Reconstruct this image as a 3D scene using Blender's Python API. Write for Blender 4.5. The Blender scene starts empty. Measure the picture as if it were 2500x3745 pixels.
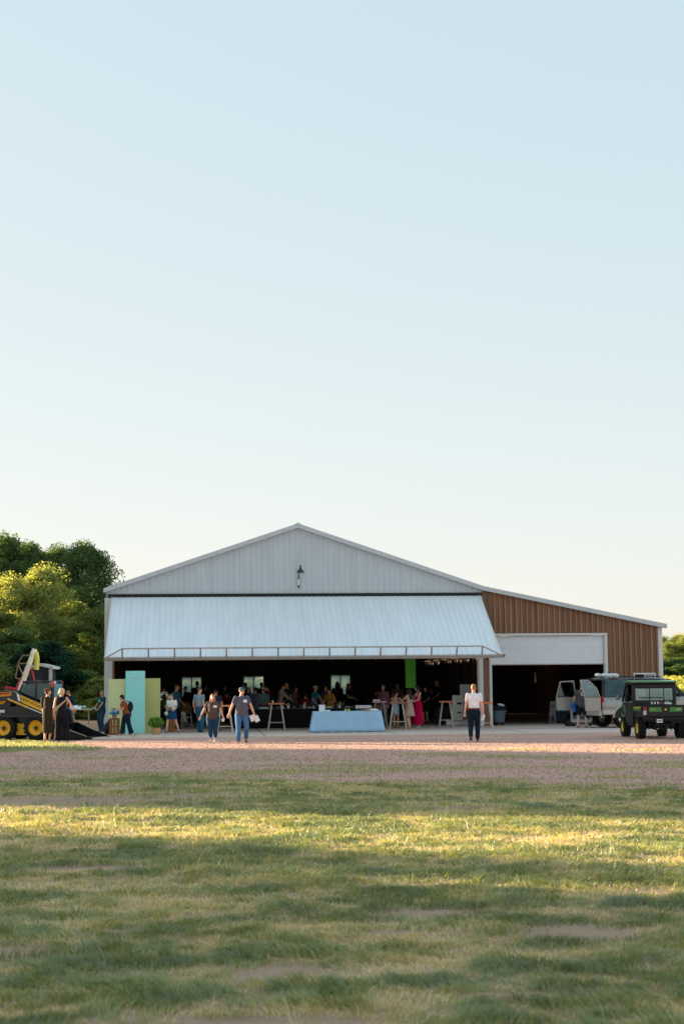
import bpy, bmesh, math, random
import numpy as np
from math import sin, cos, tan, pi, radians as R, sqrt
from mathutils import Vector as V, Matrix as MX, noise as NZ
random.seed(7); rng = np.random.default_rng(7)
sc = bpy.context.scene; col = sc.collection

# ---------------- camera ----------------
FPX, PITCH, ROLL, HC = 6085.3, 0.1028, 0.0091, 1.841
cd = bpy.data.cameras.new('camera'); cam = bpy.data.objects.new('camera', cd); col.objects.link(cam)
cd.sensor_fit = 'VERTICAL'; cd.sensor_height = 36.0; cd.lens = FPX*36/3745; cd.clip_end = 4000; cd.clip_start = .1
rr = V((1, 0, 0)); uu = V((0, -sin(PITCH), cos(PITCH))); ff = V((0, cos(PITCH), sin(PITCH)))
xc = rr*cos(ROLL) - uu*sin(ROLL); yc = rr*sin(ROLL) + uu*cos(ROLL)
cam.matrix_world = MX(((xc.x, yc.x, -ff.x, 0), (xc.y, yc.y, -ff.y, 0), (xc.z, yc.z, -ff.z, HC), (0, 0, 0, 1)))
cd.dof.use_dof = True; cd.dof.focus_distance = 40; cd.dof.aperture_fstop = 3.4
sc.camera = cam

# ---------------- sky, sun, exposure ----------------
SUN_EL, SUN_AZ = 9.0, 25.0        # elevation; degrees beyond the straight-left direction
sdir = V((-cos(R(SUN_AZ))*cos(R(SUN_EL)), sin(R(SUN_AZ))*cos(R(SUN_EL)), sin(R(SUN_EL))))
w = bpy.data.worlds.new('World'); sc.world = w; w.use_nodes = True
nt = w.node_tree; bg = nt.nodes['Background']; sky = nt.nodes.new('ShaderNodeTexSky')
sky.sky_type = 'NISHITA'; sky.sun_disc = False; sky.sun_elevation = R(SUN_EL)
sky.sun_rotation = math.atan2(sdir.x, sdir.y); sky.altitude = 300; sky.air_density = 1.0; sky.dust_density = .6; sky.ozone_density = 1.2
gm = nt.nodes.new('ShaderNodeGamma'); gm.inputs[1].default_value = .3; nt.links.new(sky.outputs[0], gm.inputs[0])
hs_ = nt.nodes.new('ShaderNodeHueSaturation'); hs_.inputs['Saturation'].default_value = 1.3; nt.links.new(gm.outputs[0], hs_.inputs['Color'])
sp_ = nt.nodes.new('ShaderNodeSeparateColor'); cb_ = nt.nodes.new('ShaderNodeCombineColor'); nt.links.new(hs_.outputs[0], sp_.inputs[0])
for i_, (pre, ex_, post) in enumerate(((.612, .85, 1.49), (.612, .62, 1.445), (.612, .4, 1.40))):   # balance the sky colour channel by channel
    a1 = nt.nodes.new('ShaderNodeMath'); a1.operation = 'MULTIPLY'; a1.inputs[1].default_value = pre; a2 = nt.nodes.new('ShaderNodeMath'); a2.operation = 'POWER'; a2.inputs[1].default_value = ex_; a3 = nt.nodes.new('ShaderNodeMath'); a3.operation = 'MULTIPLY'; a3.inputs[1].default_value = post
    nt.links.new(sp_.outputs[i_], a1.inputs[0]); nt.links.new(a1.outputs[0], a2.inputs[0]); nt.links.new(a2.outputs[0], a3.inputs[0]); nt.links.new(a3.outputs[0], cb_.inputs[i_])
nt.links.new(cb_.outputs[0], bg.inputs[0]); bg.inputs[1].default_value = 0.12
sl = bpy.data.lights.new('sun', 'SUN'); sl.energy = 3.9; sl.angle = R(0.6); sl.color = (1.0, .78, .52)
so = bpy.data.objects.new('sun', sl); col.objects.link(so); so.rotation_euler = sdir.to_track_quat('Z', 'Y').to_euler(); so.location = (-40, 40, 30)
vs = sc.view_settings; vs.view_transform = 'Standard'; vs.look = 'None'; vs.gamma = 1; vs.exposure = 2.47
sc.render.film_transparent = False

# ---------------- picture measurements -> places on the ground ----------------
def proj(X, Y, Z):
    z = Z-HC; c, s = cos(PITCH), sin(PITCH); d = Y*c+z*s; up = -Y*s+z*c
    u = FPX*X/d; v = -FPX*up/d
    return 1250+u*cos(ROLL)+v*sin(ROLL), 1872.5-u*sin(ROLL)+v*cos(ROLL)
def dp(u, Y, z=0.9):              # X for picture column u at distance Y
    X = 0.0
    for _ in range(12): X += (u-proj(X, Y, z)[0])*Y/FPX
    return X
def gp(u, v):                     # ground point
    lo, hi = 3.0, 400.0
    for _ in range(50):
        m = (lo+hi)/2
        if proj(dp(u, m, 0), m, 0)[1] > v: lo = m
        else: hi = m
    return dp(u, lo, 0), lo
def hz(v, u, Y):                  # height for picture row v at distance Y
    z = 1.0
    for _ in range(12): z -= (v-proj(dp(u, Y, z), Y, z)[1])*Y/FPX
    return z
YAW, BX, BY = 0.0853, -9.671, 67.918
W, WT, HE, HR, XR, HD, HS = 15.55, 23.07, 5.73, 8.36, 7.86, 5.448, 4.17
SW = 4.796; AP = 10.37; DEP = 26.0
def b2w(x, y, z=0.0): return V((BX+x*cos(YAW)+y*sin(YAW), BY+x*sin(YAW)-y*cos(YAW), z))  # y = outward
def bx(u, y=0.0, z=1.0):
    x = 5.0
    for _ in range(20):
        p = b2w(x, y, z); x += (u-proj(*p)[0])*p.y/FPX
    return x
def bz(v, u, y=0.0):
    z = 1.0
    for _ in range(20):
        x = bx(u, y, z); p = b2w(x, y, z); z -= (v-proj(*p)[1])*p.y/FPX
    return z

# ---------------- materials ----------------
def lin(c): return tuple(((x/12.92) if x <= .04045 else ((x+.055)/1.055)**2.4) for x in (c[0]/255, c[1]/255, c[2]/255))
MC = {}
def M(name, rgb, rough=.6, metal=0.0, var=.15, scale=6.0, bump=0.0, bscale=40.0, trans=0.0, spec=.4, alpha=1.0, emit=0, stretch=None, coat=0):
    """procedural: noise varies the base colour, optional noise bump"""
    if name in MC: return MC[name]
    m = bpy.data.materials.new(name); m.use_nodes = True; t = m.node_tree; L = t.links; b = t.nodes['Principled BSDF']
    c = lin(rgb)
    tc = t.nodes.new('ShaderNodeTexCoord'); src = tc.outputs['Object']
    if stretch:
        mp = t.nodes.new('ShaderNodeMapping'); mp.inputs['Scale'].default_value = stretch; L.new(src, mp.inputs[0]); src = mp.outputs[0]
    n = t.nodes.new('ShaderNodeTexNoise'); n.inputs['Scale'].default_value = scale; n.inputs['Detail'].default_value = 6; L.new(src, n.inputs[0])
    r = t.nodes.new('ShaderNodeValToRGB'); e = r.color_ramp.elements
    e[0].position = .3; e[1].position = .7
    e[0].color = (*[max(0, x*(1-var)) for x in c], 1); e[1].color = (*[min(1, x*(1+var)) for x in c], 1)
    L.new(n.outputs[0], r.inputs[0]); L.new(r.outputs[0], b.inputs['Base Color'])
    b.inputs['Roughness'].default_value = rough; b.inputs['Metallic'].default_value = metal; b.inputs['Specular IOR Level'].default_value = spec
    if coat: b.inputs['Coat Weight'].default_value = coat; b.inputs['Coat Roughness'].default_value = .08
    if bump:
        n2 = t.nodes.new('ShaderNodeTexNoise'); n2.inputs['Scale'].default_value = bscale; n2.inputs['Detail'].default_value = 4; L.new(src, n2.inputs[0])
        bp = t.nodes.new('ShaderNodeBump'); bp.inputs['Strength'].default_value = bump; bp.inputs['Distance'].default_value = .02
        L.new(n2.outputs[0], bp.inputs['Height']); L.new(bp.outputs[0], b.inputs['Normal'])
    if trans: b.inputs['Transmission Weight'].default_value = trans; b.inputs['IOR'].default_value = 1.45
    if alpha < 1: b.inputs['Alpha'].default_value = alpha
    MC[name] = m; return m
def glass(name, rgb, a=.35, rough=.04, tint=(.6, .85, .9)):
    if name in MC: return MC[name]
    m = bpy.data.materials.new(name); m.use_nodes = True; t = m.node_tree; L = t.links; t.nodes.clear()
    o = t.nodes.new('ShaderNodeOutputMaterial'); g = t.nodes.new('ShaderNodeBsdfGlossy'); g.inputs['Roughness'].default_value = rough
    tr = t.nodes.new('ShaderNodeBsdfTransparent'); tr.inputs[0].default_value = (*lin(rgb), 1); g.inputs[0].default_value = (*tint, 1)
    n = t.nodes.new('ShaderNodeTexNoise'); n.inputs['Scale'].default_value = 3
    mr = t.nodes.new('ShaderNodeMapRange'); mr.inputs[3].default_value = a*.6; mr.inputs[4].default_value = a*1.3; L.new(n.outputs[0], mr.inputs[0])
    mx = t.nodes.new('ShaderNodeMixShader'); L.new(mr.outputs[0], mx.inputs[0]); L.new(tr.outputs[0], mx.inputs[1]); L.new(g.outputs[0], mx.inputs[2]); L.new(mx.outputs[0], o.inputs[0])
    MC[name] = m; return m
def leafmat(name, c0, c1, tr=.35):
    m = bpy.data.materials.new(name); m.use_nodes = True; t = m.node_tree; L = t.links; t.nodes.clear()
    o = t.nodes.new('ShaderNodeOutputMaterial'); d = t.nodes.new('ShaderNodeBsdfDiffuse'); tl = t.nodes.new('ShaderNodeBsdfTranslucent')
    a = t.nodes.new('ShaderNodeAttribute'); a.attribute_name = 'tone'
    r = t.nodes.new('ShaderNodeValToRGB'); e = r.color_ramp.elements; e[0].color = (*lin(c0), 1); e[1].color = (*lin(c1), 1)
    L.new(a.outputs['Fac'], r.inputs[0]); L.new(r.outputs[0], d.inputs[0])
    h = t.nodes.new('ShaderNodeMixRGB'); h.blend_type = 'MULTIPLY'; h.inputs[0].default_value = 1; h.inputs[2].default_value = (1.5, 1.35, .5, 1); L.new(r.outputs[0], h.inputs[1]); L.new(h.outputs[0], tl.inputs[0])
    mx = t.nodes.new('ShaderNodeMixShader'); mx.inputs[0].default_value = tr; L.new(d.outputs[0], mx.inputs[1]); L.new(tl.outputs[0], mx.inputs[2]); L.new(mx.outputs[0], o.inputs[0])
    return m

# ---------------- mesh builder ----------------
class MB:
    def __init__(s): s.v = []; s.f = []; s.mi = []; s.m = 0; s.T = MX.Identity(4); s.sm = []; s.smooth = False
    def add(s, vs_, fs):
        b = len(s.v); s.v += [tuple(s.T @ V(p)) for p in vs_]
        for f in fs: s.f.append([b+i for i in f]); s.mi.append(s.m); s.sm.append(s.smooth)
        return s
    def box(s, c, d, rot=None, taper=1.0):
        x, y, z = d[0]/2, d[1]/2, d[2]/2; k = taper
        p = [V(q) for q in ((-x, -y, -z), (x, -y, -z), (x, y, -z), (-x, y, -z), (-x*k, -y*k, z), (x*k, -y*k, z), (x*k, y*k, z), (-x*k, y*k, z))]
        if rot is not None:
            m = rot if isinstance(rot, MX) else MX.Rotation(rot[2], 3, 'Z') @ MX.Rotation(rot[1], 3, 'Y') @ MX.Rotation(rot[0], 3, 'X')
            p = [m @ q for q in p]
        return s.add([q+V(c) for q in p], [(3, 2, 1, 0), (4, 5, 6, 7), (0, 1, 5, 4), (1, 2, 6, 5), (2, 3, 7, 6), (3, 0, 4, 7)])
    def b2(s, x0, x1, y0, y1, z0, z1): return s.box(((x0+x1)/2, (y0+y1)/2, (z0+z1)/2), (abs(x1-x0), abs(y1-y0), abs(z1-z0)))
    def bar(s, a, b, wx, wy, up=(0, 0, 1)):       # rectangular bar from a to b
        a, b = V(a), V(b); d = (b-a); l = d.length; d.normalize(); u = V(up)
        if abs(d.dot(u)) > .98: u = V((0, 1, 0))
        x = d.cross(u).normalized(); y = x.cross(d)
        m = MX((x, y, d)).transposed(); return s.box((a+b)/2, (wx, wy, l), m)
    def prism(s, poly, y0, y1, axis='y'):          # poly in (x,z), extruded along y
        n = len(poly); f = {'y': lambda p, q: (p[0], q, p[1]), 'x': lambda p, q: (q, p[0], p[1]), 'z': lambda p, q: (p[0], p[1], q)}[axis]
        vs_ = [f(p, y0) for p in poly]+[f(p, y1) for p in poly]
        return s.add(vs_, [tuple(range(n)), tuple(range(2*n-1, n-1, -1))]+[(i, i+n, (i+1) % n+n, (i+1) % n) for i in range(n)])
    def tube(s, pts, rad, n=10, side=None, caps=True):   # rad: r or (a,b) per point; side = direction of a
        pts = [V(p) for p in pts]
        if not isinstance(rad, (list, tuple)): rad = [rad]*len(pts)
        vs_ = []; fs = []
        for i, p in enumerate(pts):
            d = (pts[min(i+1, len(pts)-1)]-pts[max(i-1, 0)])
            if d.length < 1e-9: d = V((0, 0, 1))
            d.normalize(); sd = V(side) if side else (V((1, 0, 0)) if abs(d.x) < .9 else V((0, 1, 0)))
            x = (sd-d*sd.dot(d)).normalized(); y = d.cross(x); r = rad[i]; a, b = r if isinstance(r, tuple) else (r, r)
            for k in range(n): t = 2*pi*k/n; vs_.append(p+x*a*cos(t)+y*b*sin(t))
        for i in range(len(pts)-1):
            for k in range(n): fs.append((i*n+k, i*n+(k+1) % n, (i+1)*n+(k+1) % n, (i+1)*n+k))
        if caps: fs += [tuple(range(n-1, -1, -1)), tuple(range((len(pts)-1)*n, len(pts)*n))]
        return s.add(vs_, fs)
    def ell(s, c, r, n=10, m=7, rot=None):
        r = r if isinstance(r, (list, tuple)) else (r, r, r); vs_ = []; fs = []; c = V(c)
        mm = rot if rot is not None else MX.Identity(3)
        for i in range(1, m):
            ph = pi*i/m
            for k in range(n): t = 2*pi*k/n; vs_.append(c+mm @ V((r[0]*sin(ph)*cos(t), r[1]*sin(ph)*sin(t), r[2]*cos(ph))))
        a = len(vs_); vs_ += [c+mm @ V((0, 0, r[2])), c-mm @ V((0, 0, r[2]))]
        for i in range(m-2):
            for k in range(n): fs.append((i*n+k, (i+1)*n+k, (i+1)*n+(k+1) % n, i*n+(k+1) % n))
        for k in range(n): fs += [(a, k, (k+1) % n), (a+1, (m-2)*n+(k+1) % n, (m-2)*n+k)]
        return s.add(vs_, fs)
    def lathe(s, prof, c=(0, 0, 0), n=24, axis='z'):
        vs_ = []; fs = []; c = V(c)
        for r, z in prof:
            for k in range(n):
                t = 2*pi*k/n; q = (r*cos(t), r*sin(t), z)
                if axis == 'x': q = (z, r*cos(t), r*sin(t))
                if axis == 'y': q = (r*cos(t), z, r*sin(t))
                vs_.append(c+V(q))
        for i in range(len(prof)-1):
            for k in range(n): fs.append((i*n+k, i*n+(k+1) % n, (i+1)*n+(k+1) % n, (i+1)*n+k))
        return s.add(vs_, fs)
    def mesh(s, name, mats, recalc=True):
        me = bpy.data.meshes.new(name); me.from_pydata(s.v, [], s.f)
        if not isinstance(mats, (list, tuple)): mats = [mats]
        for q in mats: me.materials.append(q)
        me.polygons.foreach_set('material_index', s.mi); me.polygons.foreach_set('use_smooth', s.sm)
        if recalc:
            b = bmesh.new(); b.from_mesh(me); bmesh.ops.recalc_face_normals(b, faces=b.faces); b.to_mesh(me); b.free()
        me.update(); return me
    def build(s, name, mats, parent=None, bevel=0, smooth=None, loc=None, recalc=True):
        if smooth is not None: s.sm = [smooth]*len(s.f)
        o = bpy.data.objects.new(name, s.mesh(name, mats, recalc)); col.objects.link(o)
        if parent: o.parent = parent
        if loc: o.location = loc
        if bevel:
            m = o.modifiers.new('bevel', 'BEVEL'); m.width = bevel; m.segments = 2; m.limit_method = 'ANGLE'; m.angle_limit = R(40)
        if s.sm and any(s.sm) and smooth is None or smooth: 
            try: o.data.set_sharp_from_angle(angle=R(45))
            except Exception: pass
        return o
def tag(o, label=None, cat=None, group=None, kind=None):
    if label: o['label'] = label
    if cat: o['category'] = cat
    if group: o['group'] = group
    if kind: o['kind'] = kind
    return o
def thing(name, label, cat, loc=(0, 0, 0), rz=0.0, group=None):
    o = bpy.data.objects.new(name, None); col.objects.link(o); o.location = loc; o.rotation_euler = (0, 0, rz); o.empty_display_size = .3
    return tag(o, label, cat, group)
def copy_tree(o, parent=None):
    c = o.copy(); col.objects.link(c); c.parent = parent
    for ch in list(o.children): copy_tree(ch, c)
    return c
def text(s, size, mat, name, parent, loc, rot, ext=.004, shear=0.0, sx=1.0):
    cu = bpy.data.curves.new('t', 'FONT'); cu.body = s; cu.size = size; cu.extrude = ext; cu.shear = shear; cu.align_x = 'CENTER'; cu.align_y = 'CENTER'
    t = bpy.data.objects.new('t', cu); col.objects.link(t)
    me = bpy.data.meshes.new_from_object(t.evaluated_get(bpy.context.evaluated_depsgraph_get())); bpy.data.objects.remove(t)
    me.materials.clear(); me.materials.append(mat)
    o = bpy.data.objects.new(name, me); col.objects.link(o); o.parent = parent; o.location = loc; o.rotation_euler = rot; o.scale = (sx, 1, 1); return o

# ---------------- numpy noise + terrain ----------------
_tab = np.random.default_rng(3).random((256, 256))
def vnoise(x, y, f):
    x = np.asarray(x)*f+1000; y = np.asarray(y)*f+1000
    xi = np.floor(x).astype(int); yi = np.floor(y).astype(int); fx = x-xi; fy = y-yi; fx = fx*fx*(3-2*fx); fy = fy*fy*(3-2*fy)
    g = lambda a, b: _tab[a % 256, b % 256]
    return (g(xi, yi)*(1-fx)+g(xi+1, yi)*fx)*(1-fy)+(g(xi, yi+1)*(1-fx)+g(xi+1, yi+1)*fx)*fy
def fbm(x, y, f, o=4): return sum(vnoise(x+17.3*i, y-9.1*i, f*2**i)*.5**i for i in range(o))/sum(.5**i for i in range(o))
def sst(a, b, x): t = np.clip((x-a)/(b-a), 0, 1); return t*t*(3-2*t)
def lawn_edge(x):                  # y where the lawn meets the gravel
    return 31.0 - .42*x + 1.8*(fbm(x, x*0+3, .25)-.5)*2 + 1.1*(fbm(x, x*0+8, 1.5)-.5)*2
def gh(x, y):
    x = np.asarray(x, float); y = np.asarray(y, float)
    lump = (fbm(x, y, .45)-.5)*.09*(1-sst(26, 30, y)) + (fbm(x, y, 2.2)-.5)*.035*(1-sst(26, 30, y))
    return lump + 1.25*sst(98, 150, y) + 1.0*sst(150, 600, y)
def grid(xs, ys, zf, name, mat):
    X, Y = np.meshgrid(xs, ys); Z = zf(X, Y); n, m = X.shape
    me = bpy.data.meshes.new(name); vv = np.stack([X, Y, Z], -1).reshape(-1, 3)
    i = np.arange((n-1)*(m-1)); r = i//(m-1); c = i % (m-1); a = r*m+c
    f = np.stack([a, a+1, a+m+1, a+m], -1)
    me.from_pydata(vv.tolist(), [], f.tolist()); me.materials.append(mat); me.polygons.foreach_set('use_smooth', [True]*len(me.polygons))
    o = bpy.data.objects.new(name, me); col.objects.link(o); return o

def groundmat(name, cols, scales, bump=.5, bdist=.03, bscale=18, rough=.95, vor=None, streak=None):
    m = bpy.data.materials.new(name); m.use_nodes = True; t = m.node_tree; L = t.links; b = t.nodes['Principled BSDF']
    b.inputs['Roughness'].default_value = rough; b.inputs['Specular IOR Level'].default_value = .15
    tc = t.nodes.new('ShaderNodeTexCoord'); cur = None
    for i, (c0, c1) in enumerate(cols):
        n = t.nodes.new('ShaderNodeTexNoise'); n.inputs['Scale'].default_value = scales[i]; n.inputs['Detail'].default_value = 8; n.inputs['Roughness'].default_value = .65; L.new(tc.outputs['Object'], n.inputs[0])
        r = t.nodes.new('ShaderNodeValToRGB'); r.color_ramp.elements[0].position = .35; r.color_ramp.elements[1].position = .65
        r.color_ramp.elements[0].color = (*lin(c0), 1); r.color_ramp.elements[1].color = (*lin(c1), 1); L.new(n.outputs[0], r.inputs[0])
        if cur is None: cur = r.outputs[0]
        else:
            mx = t.nodes.new('ShaderNodeMixRGB'); mx.inputs[0].default_value = .5; L.new(cur, mx.inputs[1]); L.new(r.outputs[0], mx.inputs[2]); cur = mx.outputs[0]
    if streak:
        mp = t.nodes.new('ShaderNodeMapping'); mp.inputs['Scale'].default_value = (.10, 1.3, 1); mp.inputs['Rotation'].default_value = (0, 0, .07); L.new(tc.outputs['Object'], mp.inputs[0])
        n = t.nodes.new('ShaderNodeTexNoise'); n.inputs['Scale'].default_value = 1.1; n.inputs['Detail'].default_value = 7; n.inputs['Roughness'].default_value = .7; L.new(mp.outputs[0], n.inputs[0])
        q = t.nodes.new('ShaderNodeMapRange'); q.inputs[1].default_value = .48; q.inputs[2].default_value = .68; q.inputs[4].default_value = .75; L.new(n.outputs[0], q.inputs[0])
        mx = t.nodes.new('ShaderNodeMixRGB'); L.new(q.outputs[0], mx.inputs[0]); L.new(cur, mx.inputs[1]); mx.inputs[2].default_value = (*lin(streak), 1); cur = mx.outputs[0]
    n = t.nodes.new('ShaderNodeTexNoise'); n.inputs['Scale'].default_value = bscale; n.inputs['Detail'].default_value = 6; L.new(tc.outputs['Object'], n.inputs[0]); hsrc = n.outputs[0]
    if vor:
        v = t.nodes.new('ShaderNodeTexVoronoi'); v.inputs['Scale'].default_value = vor; L.new(tc.outputs['Object'], v.inputs[0])
        hs = t.nodes.new('ShaderNodeSeparateColor'); L.new(v.outputs['Color'], hs.inputs[0])
        mr = t.nodes.new('ShaderNodeMapRange'); mr.inputs[3].default_value = .7; mr.inputs[4].default_value = 1.3; L.new(hs.outputs[0], mr.inputs[0])
        mx = t.nodes.new('ShaderNodeMixRGB'); mx.blend_type = 'MULTIPLY'; mx.inputs[0].default_value = 1; L.new(cur, mx.inputs[1]); L.new(mr.outputs[0], mx.inputs[2]); cur = mx.outputs[0]; 
        ad = t.nodes.new('ShaderNodeMath'); ad.operation = 'SUBTRACT'; L.new(n.outputs[0], ad.inputs[0]); L.new(v.outputs['Distance'], ad.inputs[1]); hsrc = ad.outputs[0]
    L.new(cur, b.inputs['Base Color'])
    bp = t.nodes.new('ShaderNodeBump'); bp.inputs['Strength'].default_value = bump; bp.inputs['Distance'].default_value = bdist; L.new(hsrc, bp.inputs['Height']); L.new(bp.outputs[0], b.inputs['Normal'])
    return m
m_soil = groundmat('soil_and_thatch', [((164, 134, 114), (190, 156, 136)), ((134, 122, 90), (178, 148, 124))], [1.2, 22], .6)
m_gravel = groundmat('pink_gravel', [((212, 162, 150), (234, 190, 176)), ((192, 146, 132), (242, 198, 182)), ((198, 162, 134), (228, 180, 164))], [.35, 9, .12], .9, .03, 34, vor=36, streak=(176, 146, 122))
m_conc = groundmat('concrete', [((202, 180, 166), (218, 197, 183)), ((192, 171, 158), (224, 203, 190))], [.5, 5], .15, .01, 30, .85)
xs = np.concatenate([-np.geomspace(1500, 26, 26), np.linspace(-24, 24, 161), np.geomspace(26, 1500, 26)])
ys = np.concatenate([[-60, -30, -12, -4], np.linspace(0, 40, 161), np.linspace(42, 170, 70), np.geomspace(180, 2500, 22)])
tag(grid(xs, ys, gh, 'ground', m_soil), kind='structure')
# gravel yard
xs_ = np.concatenate([np.linspace(-70, -24, 20), np.linspace(-23.6, 23.6, 119), np.linspace(24, 60, 15)])
def gy1(x): return np.where(x < -9.2, 46.6+.02*x+.7*(fbm(x, x*0, .6)-.5), BY+.0855*(x-BX)-AP+.2+.25*(fbm(x, x*0, .9)-.5)+(x-BX)*0)
n_ = 40; X = np.repeat(xs_[None], n_, 0); t_ = np.linspace(0, 1, n_)[:, None]
y0 = lawn_edge(xs_)[None]-.4; y1 = (gy1(xs_)+ sst(-12, -5, xs_)*0)[None]
Yg = y0+(y1-y0)*t_; m = len(xs_); i = np.arange((n_-1)*(m-1)); a = (i//(m-1))*m+i % (m-1)
Zg = .02+.03*(fbm(X, Yg, .3)-.5)*np.minimum(1, t_*8)*np.minimum(1, (1-t_)*8)
me = bpy.data.meshes.new('gravel'); me.from_pydata(np.stack([X, Yg, Zg], -1).reshape(-1, 3).tolist(), [], np.stack([a, a+1, a+m+1, a+m], -1).tolist()); me.materials.append(m_gravel)
o = bpy.data.objects.new('gravel_yard', me); col.objects.link(o); tag(o, kind='structure')
# concrete slab: floor inside and apron in front
mb = MB(); p = [b2w(-.25, AP-.15), b2w(WT+14, AP), b2w(WT+14, .5), b2w(WT+.05, .5), b2w(WT+.05, -DEP-.1), b2w(-.25, -DEP-.1)]
mb.prism([(q.x, q.y) for q in p], .0, .055, 'z'); tag(mb.build('concrete_apron', m_conc, bevel=.01), kind='structure')
# control joints as shallow dark grooves: thin sealant strips
mb = MB()
for k in range(7):
    x = 1.5+k*4.6; a_, c_ = b2w(x, AP-.2, .058), b2w(x, .1, .058); mb.bar(a_, c_, .025, .004)
mb.bar(b2w(-.2, 4.9, .058), b2w(WT+13.9, 4.9, .058), .025, .004)
tag(mb.build('slab_joint_strips', M('joint', (70, 68, 66), .9)), kind='structure')

# ---------------- the shed ----------------
def roofz(x):
    if x < XR: return HE+(HR-HE)*x/XR
    if x < W: return HR+(HE-HR)*(x-XR)/(W-XR)
    return HE+(HS-HE)*(x-W)/(WT-W)
m_white = M('white_ribbed_steel', (194, 202, 208), .35, 0.0, .06, 1.2, spec=.5, stretch=(3, 3, .3), bump=.12, bscale=3)
m_leafp = M('white_door_steel', (232, 236, 239), .3, 0.0, .055, .8, spec=.6, stretch=(3, .4, .4))
m_trim = M('white_trim', (222, 220, 218), .4, 0, .04)
m_brown = M('wood_look_steel', (126, 92, 70), .5, 0, .3, 9, bump=.1, stretch=(.8, .8, .03))
m_rib_highlight = M('wood_look_rib_highlight', (162, 116, 86), .5, 0, .25, 9, bump=.1, stretch=(.8, .8, .03))  # paler siding colour for the ribs: their highlight is put into the colour
m_roof = M('pale_roof_steel', (190, 196, 200), .35, .2, .06)
m_black = M('black_gap_seal', (14, 20, 20), .6)
m_alu = M('galvanised_frame', (176, 166, 158), .45, .3, .1)
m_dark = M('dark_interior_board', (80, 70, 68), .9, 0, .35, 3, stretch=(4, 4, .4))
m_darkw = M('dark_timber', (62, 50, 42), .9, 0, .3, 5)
m_pane = glass('window_pane', (200, 212, 208), .12)
_t = m_pane.node_tree; _o = next(n for n in _t.nodes if n.type == 'OUTPUT_MATERIAL'); _m = _t.nodes.new('ShaderNodeMixShader'); _d = _t.nodes.new('ShaderNodeBsdfTranslucent'); _d.inputs[0].default_value = (.62, .72, .68, 1); _m.inputs[0].default_value = .38   # dusty glass
_t.links.new(_o.inputs[0].links[0].from_socket, _m.inputs[1]); _t.links.new(_d.outputs[0], _m.inputs[2]); _t.links.new(_m.outputs[0], _o.inputs[0])
m_wood = M('raw_timber', (150, 112, 78), .8, 0, .2, 8)
bld = thing('farm_shed', 'wide gabled steel farm shed with open lifting door and brown side wing', 'shed', b2w(0, 0, 0), YAW)
def BP(mb, name, mat, bevel=0, parent=None, label=None):     # building coordinates: x right, -y outward
    o = mb.build(name, mat, parent or bld, bevel); 
    if label: o['label'] = label
    return o
def ribbed(mb, x0, x1, zb, zt, y=0.0, pitch=.2286, d=.017, rw=.03, brk=()):
    xs = [x0]; ys = [0]; k = math.ceil(x0/pitch+.3)
    while (k*pitch+rw) < x1:
        c = k*pitch
        if c-rw > x0: xs += [c-rw, c-rw*.45, c+rw*.45, c+rw]; ys += [0, d, d, 0]
        k += 1
    xs.append(x1); ys.append(0)
    for b_ in brk:
        if x0 < b_ < x1 and b_ not in xs:
            i = next(i for i, q in enumerate(xs) if q > b_); xs.insert(i, b_); ys.insert(i, ys[i])
    for i in range(len(xs)-1):
        a, c = xs[i], xs[i+1]; mb.m = 1 if (d == .045 and ys[i] > 0) else 0  # rib top and right slope take the painted highlight colour
        mb.add([(a, -(y+ys[i]), zb(a)), (c, -(y+ys[i+1]), zb(c)), (c, -(y+ys[i+1]), zt(c)), (a, -(y+ys[i]), zt(a))], [(0, 1, 2, 3)])
rt = lambda x: roofz(x)-.04
# front gable
mb = MB(); ribbed(mb, .02, W-.02, lambda x: HD+.12, rt, .02, brk=(XR,)); mb.prism([(.02, HD+.11), (W-.02, HD+.11), (W-.02, rt(W)), (XR, rt(XR)), (.02, rt(0))], -.01, .12)
BP(mb, 'gable_wall', m_white)
mb = MB(); mb.b2(.1, W-.05, -.10, -.02, HD-.03, HD+.10); BP(mb, 'door_header', m_black)
# corner jambs of the main opening
mb = MB(); mb.b2(-.03, .30, -.06, .25, .05, HD-.04); BP(mb, 'door_jamb', m_trim, .01)
mb = MB(); mb.b2(.302, .37, -.03, .2, .05, HD-.04); BP(mb, 'timber_post', m_wood)
JR = bx(1745); JR2 = bx(1767); JR3 = bx(1789); JR4 = bx(1799)
mb = MB(); mb.b2(JR+.08, JR2, -.06, .25, .05, HD-.04); BP(mb, 'door_jamb', m_trim, .01)
mb = MB(); mb.b2(JR, JR+.078, -.09, .1, .05, HD-.04); BP(mb, 'door_track', m_alu)
# wing wall, brown, with overhead-door opening and a small window
DX1 = bx(2212); DZ = bz(2322, 2100); WX0, WX1 = bx(2316), bx(2397); WZ1 = bz(2461, 2350); WZ0 = WZ1-.9
FR = .13
mb = MB(); mb.smooth = False
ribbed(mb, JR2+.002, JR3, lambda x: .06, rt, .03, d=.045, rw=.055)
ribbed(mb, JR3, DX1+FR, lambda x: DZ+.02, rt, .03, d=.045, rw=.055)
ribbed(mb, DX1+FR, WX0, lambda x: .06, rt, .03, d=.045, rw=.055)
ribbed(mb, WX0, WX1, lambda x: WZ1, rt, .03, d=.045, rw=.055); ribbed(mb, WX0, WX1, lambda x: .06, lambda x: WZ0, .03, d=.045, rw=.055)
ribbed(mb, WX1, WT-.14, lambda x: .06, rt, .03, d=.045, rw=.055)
def back(x0, x1, z0, z1=None):
    mb.m = 0
    if z1 is None: mb.prism([(x0, z0), (x1, z0), (x1, rt(x1)-.02), (x0, rt(x0)-.02)], .0, .14)
    else: mb.b2(x0, x1, 0, .14, z0, z1)
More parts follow.
